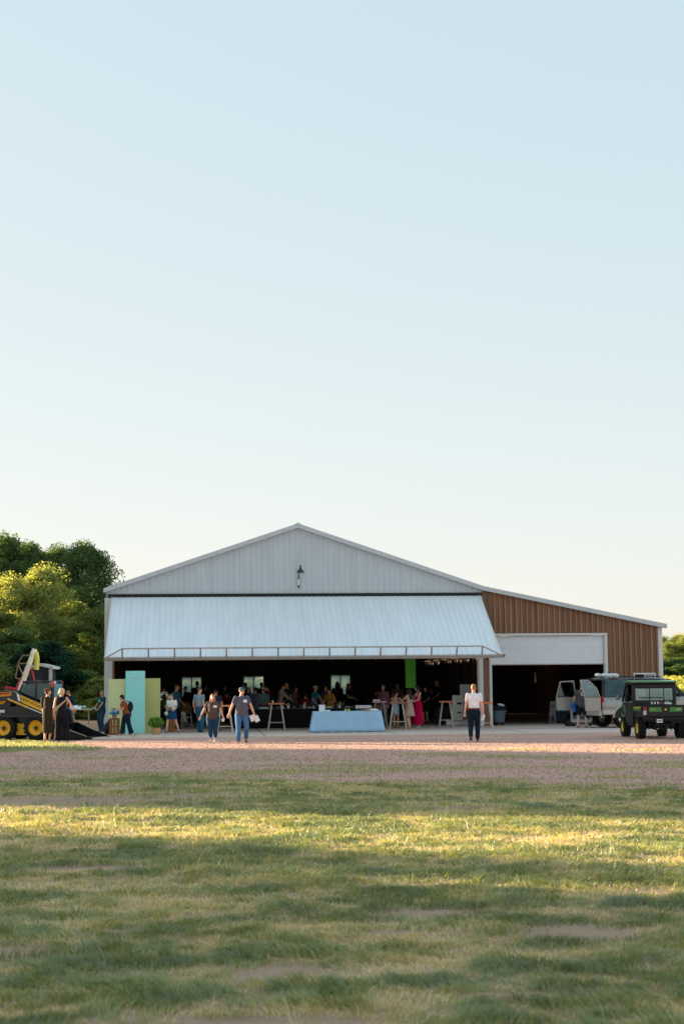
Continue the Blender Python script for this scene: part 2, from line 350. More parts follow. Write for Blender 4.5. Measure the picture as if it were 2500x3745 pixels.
back(JR2+.002, JR3, .06); back(JR3, DX1+FR, DZ+.02); back(DX1+FR, WX0, .06); back(WX0, WX1, WZ1); back(WX0, WX1, .06, WZ0); back(WX1, WT-.02, .06)
BP(mb, 'wing_wall', [m_brown, m_rib_highlight])
mb = MB(); mb.b2(JR3, JR4, -.07, .16, .06, DZ-.02); BP(mb, 'door_frame', m_trim, .008)
mb = MB(); mb.b2(JR3, DX1+FR, -.10, .14, DZ-.02, DZ+.07); mb.b2(DX1+.01, DX1+FR, -.07, .16, .06, DZ-.02); mb.b2(DX1-.02, DX1+.008, -.04, .16, .06, DZ-.02); BP(mb, 'door_frame', m_trim, .008)
mb = MB(); mb.b2(WT-.16, WT+.02, -.06, .2, .06, HS-.1); BP(mb, 'corner_trim', m_trim, .01)
# overhead door, two sections showing
OZ = bz(2428, 2000)
m_oh = M('white_overhead_door', (230, 233, 238), .4, 0, .03)
mb = MB(); h = (DZ-.03-OZ)*.56; mb.b2(JR4+.01, DX1-.03, .05, .10, OZ, OZ+h-.006); mb.b2(JR4+.01, DX1-.03, .05, .10, OZ+h+.006, DZ-.03); mb.b2(JR4+.01, DX1-.03, .065, .1, OZ+h-.02, OZ+h+.02)
od = BP(mb, 'overhead_door', m_oh, .004)
mb = MB(); mb.b2(JR4+.01, DX1-.03, .045, .105, OZ-.035, OZ-.002); BP(mb, 'bottom_seal', M('pink_grey_seal', (190, 160, 158), .7), parent=od)
# small sliding window in the wing
mb = MB()
for q in ((WX0, WX0+.05, WZ0, WZ1), (WX1-.05, WX1, WZ0, WZ1), (WX0+.05, WX1-.05, WZ1-.06, WZ1), (WX0+.05, WX1-.05, WZ0, WZ0+.05), ((WX0+WX1)/2-.02, (WX0+WX1)/2+.02, WZ0+.05, WZ1-.06)): mb.b2(q[0], q[1], -.085, .05, q[2], q[3])
wn = BP(mb, 'window', m_trim, .005)
mb = MB(); mb.b2((WX0+WX1)/2+.02, WX1-.05, -.02, -.01, WZ0+.05, WZ1-.06); BP(mb, 'pane', M('reflective_pane', (150, 158, 165), .12, .2, .1, 2), parent=wn)
# side walls, back wall with windows
def solidwall(mb, x, y0, y1, z, t=.1): mb.b2(x-t/2, x+t/2, y0, y1, .05, z)
mb = MB(); solidwall(mb, .06, .26, DEP, HE-.12)
BP(mb, 'side_wall', m_white)
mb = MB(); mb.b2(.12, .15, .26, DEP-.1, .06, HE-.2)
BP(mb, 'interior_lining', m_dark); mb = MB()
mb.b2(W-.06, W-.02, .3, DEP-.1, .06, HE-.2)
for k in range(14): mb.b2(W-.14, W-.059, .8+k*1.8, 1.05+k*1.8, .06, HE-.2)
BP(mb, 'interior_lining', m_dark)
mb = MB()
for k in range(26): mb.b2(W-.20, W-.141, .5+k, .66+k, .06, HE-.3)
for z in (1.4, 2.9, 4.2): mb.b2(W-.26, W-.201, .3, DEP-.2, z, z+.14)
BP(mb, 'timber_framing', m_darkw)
for k in range(5): mb = MB(); mb.b2(.16, .4, 3.6+k*5, 3.9+k*5, .06, HE-.2); BP(mb, 'timber_column', m_darkw)
mb = MB(); solidwall(mb, WT-.08, .15, DEP, HS-.2); BP(mb, 'side_wall', m_brown)
yb = -DEP
wins = []
for u0, u1, v0, v1 in ((664, 738, 2475, 2548), (889, 965, 2472, 2545), (1207, 1281, 2468, 2541), (1950, 1968, 2460, 2498), (2105, 2124, 2462, 2502)):
    wins.append((bx(u0, yb, 2), bx(u1, yb, 2), bz(v1, (u0+u1)/2, yb), bz(v0, (u0+u1)/2, yb)))
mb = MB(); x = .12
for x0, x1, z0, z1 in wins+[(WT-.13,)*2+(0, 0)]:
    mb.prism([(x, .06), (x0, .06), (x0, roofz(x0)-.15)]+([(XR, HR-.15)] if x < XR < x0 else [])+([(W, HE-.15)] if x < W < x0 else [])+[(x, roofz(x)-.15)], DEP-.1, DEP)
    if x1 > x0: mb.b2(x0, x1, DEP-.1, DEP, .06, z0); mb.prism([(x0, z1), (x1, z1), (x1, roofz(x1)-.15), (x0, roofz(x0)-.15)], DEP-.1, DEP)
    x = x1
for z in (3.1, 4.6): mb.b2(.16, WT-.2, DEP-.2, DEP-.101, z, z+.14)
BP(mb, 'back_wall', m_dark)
mb = MB(); mb.b2(.02, WT-.02, DEP+.005, DEP+.03, .06, 1.0); 
for i, (x0, x1, z0, z1) in enumerate(wins):
    f = MB(); f.b2(x0, x0+.05, DEP-.16, DEP-.02, z0, z1); f.b2(x1-.05, x1, DEP-.16, DEP-.02, z0, z1); f.b2(x0+.05, x1-.05, DEP-.16, DEP-.02, z1-.05, z1); f.b2(x0+.05, x1-.05, DEP-.16, DEP-.02, z0, z0+.05)
    if i < 3: f.b2((x0+x1)/2-.03, (x0+x1)/2+.03, DEP-.16, DEP-.02, z0+.05, z1-.05)
    wo = BP(f, 'window', m_trim)
    f = MB(); f.b2(x0+.05, x1-.05, DEP-.07, DEP-.06, z0+.05, z1-.05); BP(f, 'pane', m_pane, parent=wo)
# roof: three slopes with overhang, ribbed edge and rake trim
mb = MB(); oh = .22
for (xa, za, xb, zb) in ((-.06, HE-.02, XR, HR), (XR, HR, W, HE), (W, HE, WT+.17, HS-.05)):
    mb.prism([(xa, za), (xb, zb), (xb, zb+.07), (xa, za+.07)], -oh, DEP+.2)
rf = BP(mb, 'roof', m_roof)
mb = MB(); mb.prism([(XR-.25, HR-.02), (XR, HR+.075), (XR+.25, HR-.02), (XR, HR+.12)], -oh-.02, DEP+.22); BP(mb, 'ridge_cap', m_roof, parent=rf)
mb = MB()
for (xa, za, xb, zb) in ((-.07, HE-.02, XR, HR), (XR, HR, W+.02, HE), (W+.02, HE, WT+.18, HS-.05)):
    mb.prism([(xa, za-.10), (xb, zb-.10), (xb, zb+.08), (xa, za+.08)], -oh-.035, -oh-.003)
BP(mb, 'rake_trim', M('rake_trim', (196, 200, 204), .4, .1, .05), parent=rf)
mb = MB()
for (xa, za, xb, zb) in ((-.05, HE-.02, XR, HR), (XR, HR, W+.02, HE), (W+.02, HE, WT+.16, HS-.05)):
    mb.prism([(xa, za-.095), (xb, zb-.095), (xb, zb-.07), (xa, za-.07)], -oh-.002, -.03)
BP(mb, 'soffit', m_trim, parent=rf)
mb = MB()
for k in range(9):    # trusses inside
    y = 1.6+k*2.9
    for a, b in (((.2, HE-.3), (W-.2, HE-.3)), ((.2, HE-.25), (XR, HR-.2)), ((XR, HR-.2), (W-.2, HE-.25)), ((XR-3.5, HE-.3), (XR-3.5, roofz(XR-3.5)-.15)), ((XR+3.5, HE-.3), (XR+3.5, roofz(XR+3.5)-.15)), ((XR, HE-.3), (XR, HR-.2))):
        mb.bar((a[0], y, a[1]), (b[0], y, b[1]), .05, .18)
BP(mb, 'roof_truss', m_darkw)
# lifting door leaf
drop = sqrt(HD**2-SW**2); L0, L1 = .30, W-.17
e1 = V((0, -SW, -drop)).normalized(); e2 = V((0, -drop, SW)).normalized()     # down the leaf, outward normal
hz0 = V((0, -.11, HD-.03))
def LP(x, s, n): q = hz0+e1*s+e2*n; return (x, q.y, q.z)
LL = HD-.08
mb = MB(); k = 0; xs = [L0]; ys = [0]; c = L0+.12
while c < L1-.05: xs += [c-.02, c-.008, c+.008, c+.02]; ys += [0, .028, .028, 0]; c += .2286
xs.append(L1); ys.append(0)
for i in range(len(xs)-1):
    mb.add([LP(xs[i], 0, ys[i]), LP(xs[i+1], 0, ys[i+1]), LP(xs[i+1], LL, ys[i+1]), LP(xs[i], LL, ys[i])], [(0, 1, 2, 3)])
def lbox(mb, x0, x1, s0, s1, n0, n1): mb.add([LP(x, s, n) for n in (n0, n1) for s in (s0, s1) for x in (x0, x1)], [(0, 1, 3, 2), (4, 5, 7, 6), (0, 1, 5, 4), (2, 3, 7, 6), (0, 2, 6, 4), (1, 3, 7, 5)])
lbox(mb, L0, L1, 0, LL, -.05, -.004)
hd_ = BP(mb, 'lifting_door', m_leafp)
mb = MB(); lbox(mb, L0-.05, L0-.002, 0, LL, -.05, .03); BP(mb, 'edge_trim', m_trim, parent=hd_); mb = MB(); lbox(mb, L1+.002, L1+.05, 0, LL, -.05, .03); BP(mb, 'edge_trim', m_trim, parent=hd_)
mb = MB(); lbox(mb, L0-.08, L1+.10, LL+.002, LL+.10, -.06, .06)
N = .43; t0, t1 = L0+.62, L1-.75; nb = 14
def bar_(a, b, w_=.05): mb.bar(LP(*a), LP(*b), w_, w_)
bar_((t0, LL+.05, N), (t1, LL+.05, N), .055)
for k in range(nb+1):
    x = t0+(t1-t0)*k/nb; bar_((x, LL+.05, .05), (x, LL+.05, N-.03), .06)
bar_((L0-.03, LL+.05, .03), (t0, LL+.05, N), .05); bar_((L1+.03, LL+.05, .03), (t1, LL+.05, N), .05)
BP(mb, 'truss_frame', m_alu, .004, parent=hd_)
mb = MB(); mb.bar(LP(L1+.02, LL, 0), LP(L1+.16, LL+.04, 0), .12, .10); BP(mb, 'corner_bracket', m_black, parent=hd_)
mb = MB()
for k in range(14): x = L0+.5+k*(L1-L0-1)/13; lbox(mb, x-.03, x+.03, .05, LL, -.20, -.055)
for s in (1.2, 2.6, 4.0): lbox(mb, L0, L1, s-.03, s+.03, -.13, -.056)
BP(mb, 'door_girts', m_darkw, parent=hd_)
# yard lamp on the gable
lx = bx(1097, .1, 7); lz = bz(2105, 1097, .1)
mb = MB(); mb.smooth = True; mb.ell((lx, -.32, lz+.36), (.045, .045, .06)); mb.m = 1; mb.lathe([(.03, .32), (.05, .28), (.06, .24), (.13, .18), (.16, .10)], (lx, -.32, lz), 16)
mb.m = 1; mb.tube([(lx-.05, -.03, lz-.05), (lx-.07, -.25, lz+.02), (lx-.02, -.3, lz+.2)], .018, 8)
yl = BP(mb, 'yard_lamp', [M('teal_cap', (0, 92, 100), .4), M('dark_lamp_steel', (40, 62, 68), .4, .4)])
mb = MB(); mb.smooth = True; mb.lathe([(.0, .16), (.12, .14), (.13, .10), (0, .09)], (lx, -.32, lz), 16); BP(mb, 'lens', M('lamp_lens', (150, 138, 145), .3), parent=yl)
mb = MB(); mb.b2(lx-.10, lx-.03, -.12, -.045, lz-.40, lz-.16); mb.m = 1; mb.tube([(lx-.065, -.085, lz-.40), (lx-.065, -.085, lz-.52)], [.04, .022], 8); mb.tube([(lx-.065, -.055, lz-.16), (lx-.065, -.055, lz-.02)], .02, 6); BP(mb, 'junction_box', [m_trim, M('dark_lamp_steel', (40, 62, 68), .4, .4)], parent=yl)
# green hanging banner inside
gx0, gx1 = bx(1481, -1.2, 3), bx(1518, -1.2, 3); gz0 = bz(2516, 1500, -1.2)
mb = MB(); n_ = 10
for i in range(n_):
    xa = gx0+(gx1-gx0)*i/n_; xb = gx0+(gx1-gx0)*(i+1)/n_; ya = 1.2+.004*sin(i*1.4); yb_ = 1.2+.004*sin((i+1)*1.4)
    q = [V(b2w(xa, -ya)), V(b2w(xb, -yb_))]
    mb.add([(q[0].x, q[0].y, gz0), (q[1].x, q[1].y, gz0), (q[1].x-.02, q[1].y, HE-.35), (q[0].x-.02, q[0].y, HE-.35)], [(0, 1, 2, 3)])
o = mb.build('hanging_banner', M('green_cloth', (88, 166, 54), .7, 0, .05, 3)); m_ = o.modifiers.new('solid', 'SOLIDIFY'); m_.thickness = .02
tag(o, 'long bright green cloth hanging from the shed ceiling above the two women in dresses', 'banner')

# ---------------- trees ----------------
def npmesh(name, verts, faces_n, mats, tone=None, smooth=False):
    """verts (F*k,3) flat faces with k corners each"""
    k = faces_n; nf = len(verts)//k; me = bpy.data.meshes.new(name)
    me.vertices.add(len(verts)); me.vertices.foreach_set('co', np.asarray(verts, np.float32).ravel())
    me.loops.add(nf*k); me.loops.foreach_set('vertex_index', np.arange(nf*k, dtype=np.int32))
    me.polygons.add(nf); me.polygons.foreach_set('loop_start', np.arange(0, nf*k, k, dtype=np.int32)); me.polygons.foreach_set('loop_total', np.full(nf, k, np.int32))
    if tone is not None:
        at = me.attributes.new('tone', 'FLOAT', 'POINT'); at.data.foreach_set('value', np.repeat(tone, k).astype(np.float32))
    for q in mats: me.materials.append(q)
    me.update(); me.validate(); return me
def leafquads(P, size, r, up=.3):
    n = len(P); a = r.normal(size=(n, 3)); a[:, 2] *= .8; a /= np.linalg.norm(a, axis=1)[:, None]
    b = r.normal(size=(n, 3)); b -= a*(a*b).sum(1)[:, None]; b /= np.linalg.norm(b, axis=1)[:, None]
    s = (size*(.6+.8*r.random(n)))[:, None]; w = s*.62
    return np.stack([P-a*s*.5, P+b*w*.5, P+a*s*.5, P-b*w*.5], 1).reshape(-1, 3)
def crown_points(r, nclump, per, rx, z0, z1, crx, top=.75, hollow=.55):
    """clumps on an uneven lobed shell"""
    C = []; lobes = [(r.uniform(0, 2*pi), r.uniform(.25, 1), r.uniform(.3, .6)) for _ in range(6)]
    while len(C) < nclump:
        t = r.uniform(0, 2*pi); q = r.random(); z = z0+(z1-z0)*q
        prof = (sin(pi*min(1, (q*.86+.14)))**.6) if q > .35 else (.55+.45*q/.35)
        rad = rx*prof*(.8+.28*sin(3*t+q*5)+.16*sin(5*t-3*q))*(hollow+(1-hollow)*sqrt(r.random()))
        C.append((rad*cos(t), rad*sin(t), z))
    C = np.array(C); sz = crx*(.5+.9*r.random(nclump))
    d = r.normal(size=(nclump, per, 3)); d /= np.linalg.norm(d, axis=2)[..., None]; d *= (r.random((nclump, per, 1))**.45)
    d[..., 2] *= .75
    P = C[:, None]+d*sz[:, None, None]
    tone = np.repeat(r.random(nclump), per)*.6+r.random(nclump*per)*.4
    return C, P.reshape(-1, 3), tone
def trunkmesh(r, h, C, rb, mat, nl=9):
    mb = MB(); mb.smooth = True; pts = [(0, 0, -.2)]; rad = [rb*1.25]
    x = y = 0
    for i in range(1, 7):
        x += r.uniform(-.12, .12); y += r.uniform(-.12, .12); pts.append((x, y, h*i/6*.85)); rad.append(rb*(1-i/6.6))
    mb.tube(pts, rad, 9)
    for k in r.choice(len(C), nl, replace=False):
        c = C[k]; i = min(5, max(1, int(c[2]/h*5.0))); a = pts[i]; m_ = ((a[0]+c[0])/2, (a[1]+c[1])/2, (a[2]+c[2])/2-.25)
        mb.tube([a, m_, tuple(c)], [rad[i]*.55, rad[i]*.35, .02], 6)
    return mb.mesh('trunk', mat)
m_bark = M('bark', (92, 80, 66), .95, 0, .35, 9, bump=.6)
leafm = {'dark': leafmat('dark_leaves', (68, 94, 64), (114, 136, 88), .35), 'mid': leafmat('mid_leaves', (76, 98, 58), (130, 140, 86), .38), 'light': leafmat('light_leaves', (120, 136, 84), (174, 178, 118), .42), 'spruce': leafmat('spruce_leaves', (26, 52, 46), (44, 76, 62), .15)}
def treekind(seed, kind, h=10, rx=2.5, nclump=170, per=300, ls=.155, crx=.80, z0=1.6, mat='mid'):
    r = np.random.default_rng(seed); C, P, tone = crown_points(r, nclump, per, rx, z0, h-.4, crx)
    cm = npmesh('crown', leafquads(P, ls, r), 4, [leafm[mat]], tone); tm = trunkmesh(r, h, C, .17, m_bark); return cm, tm
TK = {'dark': [treekind(1, 0, mat='dark'), treekind(2, 0, mat='dark', nclump=190, rx=2.8)], 'mid': [treekind(3, 0, mat='mid'), treekind(4, 0, rx=2.9, mat='mid', per=200)],
      'light': [treekind(5, 0, mat='light', nclump=190, per=280, rx=2.7, z0=1.0)], 'spruce': [treekind(6, 0, mat='spruce', z0=.3, nclump=130, crx=.5, h=7, rx=1.8)],
      'bush': [treekind(7, 0, mat='mid', z0=.15, h=3, rx=1.6, nclump=60, crx=.4, ls=.11), treekind(8, 0, mat='dark', z0=.1, h=3, rx=1.7, nclump=60, crx=.42, ls=.11)]}
TH = {'spruce': 7, 'bush': 3}
def tree(kind, X, Y, h, wsc, label, group, name='tree', cat='tree', i=0, rz=None):
    cm, tm = TK[kind][i % len(TK[kind])]; h0 = TH.get(kind, 10)
    o = thing(name, label, cat, (X, Y, float(gh(X, Y))), rng.uniform(0, 6.28) if rz is None else rz, group); o.scale = (wsc, wsc, h/h0)
    for nm, me in (('crown', cm), ('trunk', tm)):
        c = bpy.data.objects.new(nm, me); col.objects.link(c); c.parent = o
    return o
G1 = 'trees left of the shed'
for (u, Y, vt, ws, kind, i, lab) in [
    (10, 128, 1990, 1.3, 'dark', 0, 'tall dark-leaved tree at the left picture edge, its top above the pale tree'),
    (100, 130, 2020, 1.05, 'dark', 1, 'second dark tall tree from the left edge, behind the pale yellow-green tree'),
    (205, 132, 2035, 1.0, 'dark', 0, 'dark treetop just showing above the pale tree, between two taller dark crowns'),
    (312, 126, 2015, 1.08, 'dark', 1, 'tall dark rounded tree closest to the left eave of the shed, sky showing through it'),
    (160, 108, 2075, 1.1, 'light', 0, 'sunlit yellow-green tree in front of the dark crowns, left of the shed'),
    (35, 106, 2110, 1.15, 'light', 0, 'sunlit pale tree at the left edge, lower than the dark crown behind it'),
    (250, 112, 2200, 1.2, 'mid', 0, 'mid green tree between the sunlit pale tree and the shed corner'),
    (350, 104, 2235, 1.1, 'mid', 1, 'low full mid green tree right against the white left corner of the shed'),
    (-40, 100, 2200, 1.1, 'mid', 0, 'mid green tree cut off by the left picture edge below the pale crown'),
    (60, 98, 2300, .9, 'dark', 0, 'shaded dark tree directly behind the grain auger')]:
    h = hz(vt, u, Y); tree(kind, dp(u, Y, 4), Y, h, ws, lab, G1, i=i)
for (u, Y, vt, ws, lab) in [(185, 94, 2335, 1.0, 'blue-green conifer behind the small hut'), (110, 95, 2350, .8, 'dark conifer left of the hut behind the slanting auger tube')]:
    h = hz(vt, u, Y); tree('spruce', dp(u, Y, 2), Y, h, ws, lab, 'conifers by the hut', 'conifer')
for k, (u, Y, vt, ws, lab) in enumerate([(20, 94, 2420, 1.3, 'low dark shrub behind the loader at the picture edge'), (305, 96, 2440, 1.3, 'broad green shrub behind the man in navy at the folding table'), (360, 93, 2470, 1.1, 'green shrub touching the white shed corner, left of the tall panels'), (232, 95, 2500, 1.1, 'low light shrub behind the blonde woman in black'), (130, 97, 2450, 1.2, 'shrub behind the cab of the loader'), (268, 93, 2545, .8, 'small green bush behind the folding table'), (350, 90, 2548, .6, 'small weedy bush behind the man in the teal shirt')]):
    h = hz(vt, u, Y); tree('bush', dp(u, Y, 1), Y, h, ws, lab, 'shrubs along the tree belt', 'shrub', 'shrub', i=k)
# belt of trees beyond the field, seen right of the shed and through its back windows
G2 = 'tree belt beyond the field'
k = 0
for u in (2398, 2422, 2440, 2462, 2486, 2512, 2540, 2580, 2630):
    k += 1; Y = 152+3*(k % 3); vt = [2345, 2325, 2350, 2335, 2318, 2322, 2310, 2320, 2330][k-1]
    tree(['light', 'mid', 'light'][k % 3], dp(u, Y, 4), Y, hz(vt, u, Y)-float(gh(0, Y)), .62, ['first', 'second', 'third', 'fourth', 'fifth', 'sixth', 'seventh', 'eighth', 'ninth'][k-1]+' yellow-green tree from the shed wall in the belt beyond the field', G2, i=k)
for u in (2410, 2432, 2452, 2474, 2496, 2520, 2550):
    k += 1; tree('bush', dp(u, 147, 1), 147, hz(2400, u, 147)-1.2, 1.5, ['first', 'second', 'third', 'fourth', 'fifth', 'sixth', 'seventh'][k-10]+' dark low bush from the shed wall, at the foot of the far tree belt', 'bushes under the far tree belt', 'shrub', 'shrub', i=1)
for j in range(15):
    X = -24+j*3.6; k += 1; tree(['mid', 'dark'][k % 2], X, 158+3*(k % 2), 3.6+.5*(k % 3), 1.1, 'green tree far behind the shed, glimpsed only through its back windows', 'trees seen through the back windows', i=k)
# trees standing left of the view; their shade falls across the yard and the lawn
ca, sa = cos(R(SUN_AZ)), sin(R(SUN_AZ))
WBN = [0]
def wb():
    WBN[0] += 1; return 'windbreak tree standing outside the left edge of the picture, shading the yard'
def tc2w(t, c): return t*ca+c*sa, -t*sa+c*ca
for (c, t, h, ws) in [(59, -60, 12, 1.3), (54.5, -57, 12, 1.25), (50.4, -60, 10.5, .95), (49.2, -56, 7.7, .65),
                      (39.3, -60, 12.5, .98), (35, -56, 12, 1.25), (31, -60, 12.5, 1.3), (27.5, -57, 12, 1.25), (25.2, -61, 12, 1.0), (23.4, -57, 11, .7),
                      (15.8, -58, 8.7, .8), (12.6, -58, 12.5, 1.0), (10, -56, 12, 1.3), (6, -58, 12, 1.3), (2, -56, 12, 1.3), (-2, -58, 12, 1.3), (-6, -57, 12, 1.3)]:
    X, Y = tc2w(t, c); tree('dark', X, Y, h, ws, wb(), 'windbreak trees left of the view', i=int(c))
    X, Y = tc2w(t-6, c+1.7 if c<50 else c-1); 
    if not (38 < c+1.7 < 48 or 14 < c+1.7 < 25): tree('mid', X, Y, h*.9, ws, wb(), 'windbreak trees left of the view', i=int(c))

for k in range(12):
    c = 64+4.2*k; X, Y = tc2w(-78 if c < 76 else -95, c); tree('dark', X, Y, 9.2 if c < 76 else 9.8, 1.35, wb(), 'windbreak trees left of the view', i=k)
# ---------------- crop field ----------------
r = np.random.default_rng(11)
def crop(n, x0, x1, y0, y1, extra=None):
    X = r.uniform(x0, x1, n); Y = r.uniform(y0, y1, n); return X, Y
A = [crop(42000, 14.5, 36, 76, 149), crop(34000, -24, 15, 98, 150)]
X = np.concatenate([a[0] for a in A]); Y = np.concatenate([a[1] for a in A]); X = np.round(X/.76)*.76+r.normal(0, .09, len(X))
P = np.stack([X, Y, gh(X, Y)+r.uniform(.25, .95, len(X))], -1)
me = npmesh('crop', leafquads(P, .5, r), 4, [leafmat('crop_leaves', (130, 140, 72), (176, 174, 104), .4)], r.random(len(P)))
o = bpy.data.objects.new('field_crop', me); col.objects.link(o)
tag(o, 'yellow-green leafy field crop behind the shed', 'crop', kind='stuff')

# ---------------- grass ----------------
def blades(X, Y, H, Wd, tone, base, name, mat, label, lean=.45):
    n = len(X); th = r.uniform(0, 2*pi, n); ln = H*lean*(.25+.75*r.random(n)); ld = 9*fbm(X, Y, 2.2, 2)+r.normal(0, 1.1, n)
    z = gh(X, Y)+base; dx, dy = np.cos(th)*Wd/2, np.sin(th)*Wd/2; lx_, ly_ = np.cos(ld)*ln, np.sin(ld)*ln
    v0 = np.stack([X-dx, Y-dy, z-.01], -1); v1 = np.stack([X+dx, Y+dy, z-.01], -1)
    v2 = np.stack([X+dx*.8+lx_*.4, Y+dy*.8+ly_*.4, z+H*.6], -1); v3 = np.stack([X-dx*.8+lx_*.4, Y-dy*.8+ly_*.4, z+H*.6], -1)
    v4 = np.stack([X+lx_*1.3, Y+ly_*1.3, z+H], -1)
    me = bpy.data.meshes.new(name); vv = np.stack([v0, v1, v2, v3, v4], 1).reshape(-1, 3)
    me.vertices.add(n*5); me.vertices.foreach_set('co', vv.astype(np.float32).ravel())
    b = np.arange(n)[:, None]*5; li = (b+np.array([[0, 1, 2, 3, 3, 2, 4]])).astype(np.int32).ravel()
    me.loops.add(n*7); me.loops.foreach_set('vertex_index', li); me.polygons.add(n*2)
    st = (np.arange(n)[:, None]*7+np.array([[0, 4]])).ravel().astype(np.int32); me.polygons.foreach_set('loop_start', st); me.polygons.foreach_set('loop_total', np.tile([4, 3], n).astype(np.int32))
    at = me.attributes.new('tone', 'FLOAT', 'POINT'); at.data.foreach_set('value', np.repeat(tone, 5).astype(np.float32))
    me.materials.append(mat); me.update(); o = bpy.data.objects.new(name, me); col.objects.link(o); return tag(o, label, 'grass', kind='stuff')
def grassmat():
    m = leafmat('grass_blades', (60, 88, 38), (60, 88, 38), .3); t = m.node_tree
    rp = next(n for n in t.nodes if n.type == 'VALTORGB'); e = rp.color_ramp.elements
    e[0].position = 0; e[0].color = (*lin((118, 132, 98)), 1); e[1].position = 1; e[1].color = (*lin((228, 212, 176)), 1)
    for p_, c_ in ((.3, (134, 150, 98)), (.55, (158, 166, 114)), (.75, (188, 180, 136))): q = e.new(p_); q.color = (*lin(c_), 1)
    L = t.links; o_ = next(n for n in t.nodes if n.type == 'OUTPUT_MATERIAL'); g_ = t.nodes.new('ShaderNodeBsdfGlossy'); g_.inputs['Roughness'].default_value = .5; x_ = t.nodes.new('ShaderNodeMixShader'); x_.inputs[0].default_value = .07
    L.new(o_.inputs[0].links[0].from_socket, x_.inputs[1]); L.new(g_.outputs[0], x_.inputs[2]); L.new(x_.outputs[0], o_.inputs[0]); return m
m_grass = grassmat()
bare = [gp(90, 2935)+(3.0, 1.5), gp(760, 2790+120)+(.9, .5), gp(1010, 3560)+(.35, .3), gp(2120, 3410)+(.5, .35), gp(900, 3740)+(.9, .25), gp(60, 3470)+(.3, .25), gp(1540, 3340)+(.45, .2), gp(2330,3260)+(.3,.15), gp(1430, 3420)+(.4,.14), gp(330, 3180)+(.5,.16), gp(1800, 3640)+(.5,.12), gp(1290, 3210)+(.35,.14), gp(500, 3400)+(.3,.1), gp(2050, 3130)+(.5,.15), gp(430, 2880)+(1.4,.5), gp(1650, 2960)+(.8,.3)]
def baref(X, Y):
    d = np.zeros_like(X)
    for bx_, by_, ra, rb in bare: d = np.maximum(d, np.exp(-(((X-bx_)/ra)**2+((Y-by_)/rb)**2)))
    return d
ND = 680000
yy = 6.5*np.exp(r.random(int(ND))*math.log(35/6.5)); keep = r.random(len(yy)) < 1
xx = r.uniform(-1, 1, len(yy))*(.215*yy+2.2)
bf = baref(xx, yy)*(.25+1.3*fbm(xx, yy, 5, 3)); patch = fbm(xx, yy, .55, 4); fine = fbm(xx+50, yy, 2.6, 3)
edge = lawn_edge(xx)
ok = (yy < edge+r.normal(0, .25, len(yy))) & (r.random(len(yy)) > bf*1.7) & (r.random(len(yy)) < .3+1.25*fbm(xx+80, yy, 5.5, 3)**1.2)
xx, yy, patch, fine = xx[ok], yy[ok], patch[ok], fine[ok]
mow = .5+.5*sst(20, 30, yy)
cl = .55*fbm(xx+30, yy-12, 3.0, 2)+.45*fbm(xx-7, yy*.8+40, 8.5, 2)
H = (.009+.050*np.clip((cl-.40)*4.0, 0, 1)*(.5+fine)+.020*r.random(len(xx)))*(.8+.45*fbm(xx, yy, .9, 2))*(1+1.2*(r.random(len(xx)) < .012))
dry = np.clip((patch-.5)*1.1+.55+.34*(r.random(len(xx))-.5)*2-1.7*(cl-.5)+(fbm(xx+9, yy*1.6, 1.6, 4)-.5)*1.5, .02, .98)
Wd = .0022+.00042*yy
blades(xx, yy, H, Wd, dry, 0.0, 'lawn_grass', m_grass, 'mixed green and straw-coloured mown grass filling the foreground lawn', lean=1.5)
# strips of grass left of the yard, by the loader, and weeds in the gravel
n = 90000; xx = r.uniform(-26, -5.2, n); yy = r.uniform(46, 78, n)
lim = 46.8+.7*(fbm(xx, xx*0, .6)-.5)*2+.5*(fbm(xx, yy, 1.1)-.5)*2; sl_ = BX-.4+(yy-57)*0
right = -7.2-(yy-50)*.55 + (fbm(xx,yy,.8)-.5)*1.6
ok = (yy > lim) & (xx < np.minimum(right, -7.0)) & ((yy < 56.5) | (xx < BX-.8)); xx, yy = xx[ok], yy[ok]
blades(xx, yy, .05+.07*fbm(xx, yy, 1.5), np.full(len(xx), .022), np.clip(fbm(xx, yy, .5)*1.2-.2+r.normal(0, .12, len(xx)), 0, 1), 0, 'verge_grass', m_grass, 'strip of short grass under the loader and along the left of the gravel')
n = 90000; xx = r.uniform(-9, 11, n); yy = r.uniform(29, 46, n); f = fbm(xx, yy*2.2, .4, 4); cx, cy = gp(1330, 2815)
ok = (yy > lawn_edge(xx)-.5) & (f+.28*np.exp(-(((xx-cx)/3.0)**2+((yy-cy)/1.6)**2))+.22*np.exp(-((yy-lawn_edge(xx))/1.5)**2) > .60+.12*r.random(n)+.04*(xx<0)); xx, yy = xx[ok], yy[ok]
blades(xx, yy, .025+.03*r.random(len(xx)), np.full(len(xx), .014), np.clip(.55+r.normal(0, .2, len(xx)), 0, 1), .025, 'gravel_weeds', m_grass, 'sparse weeds growing in patches on the pink gravel')
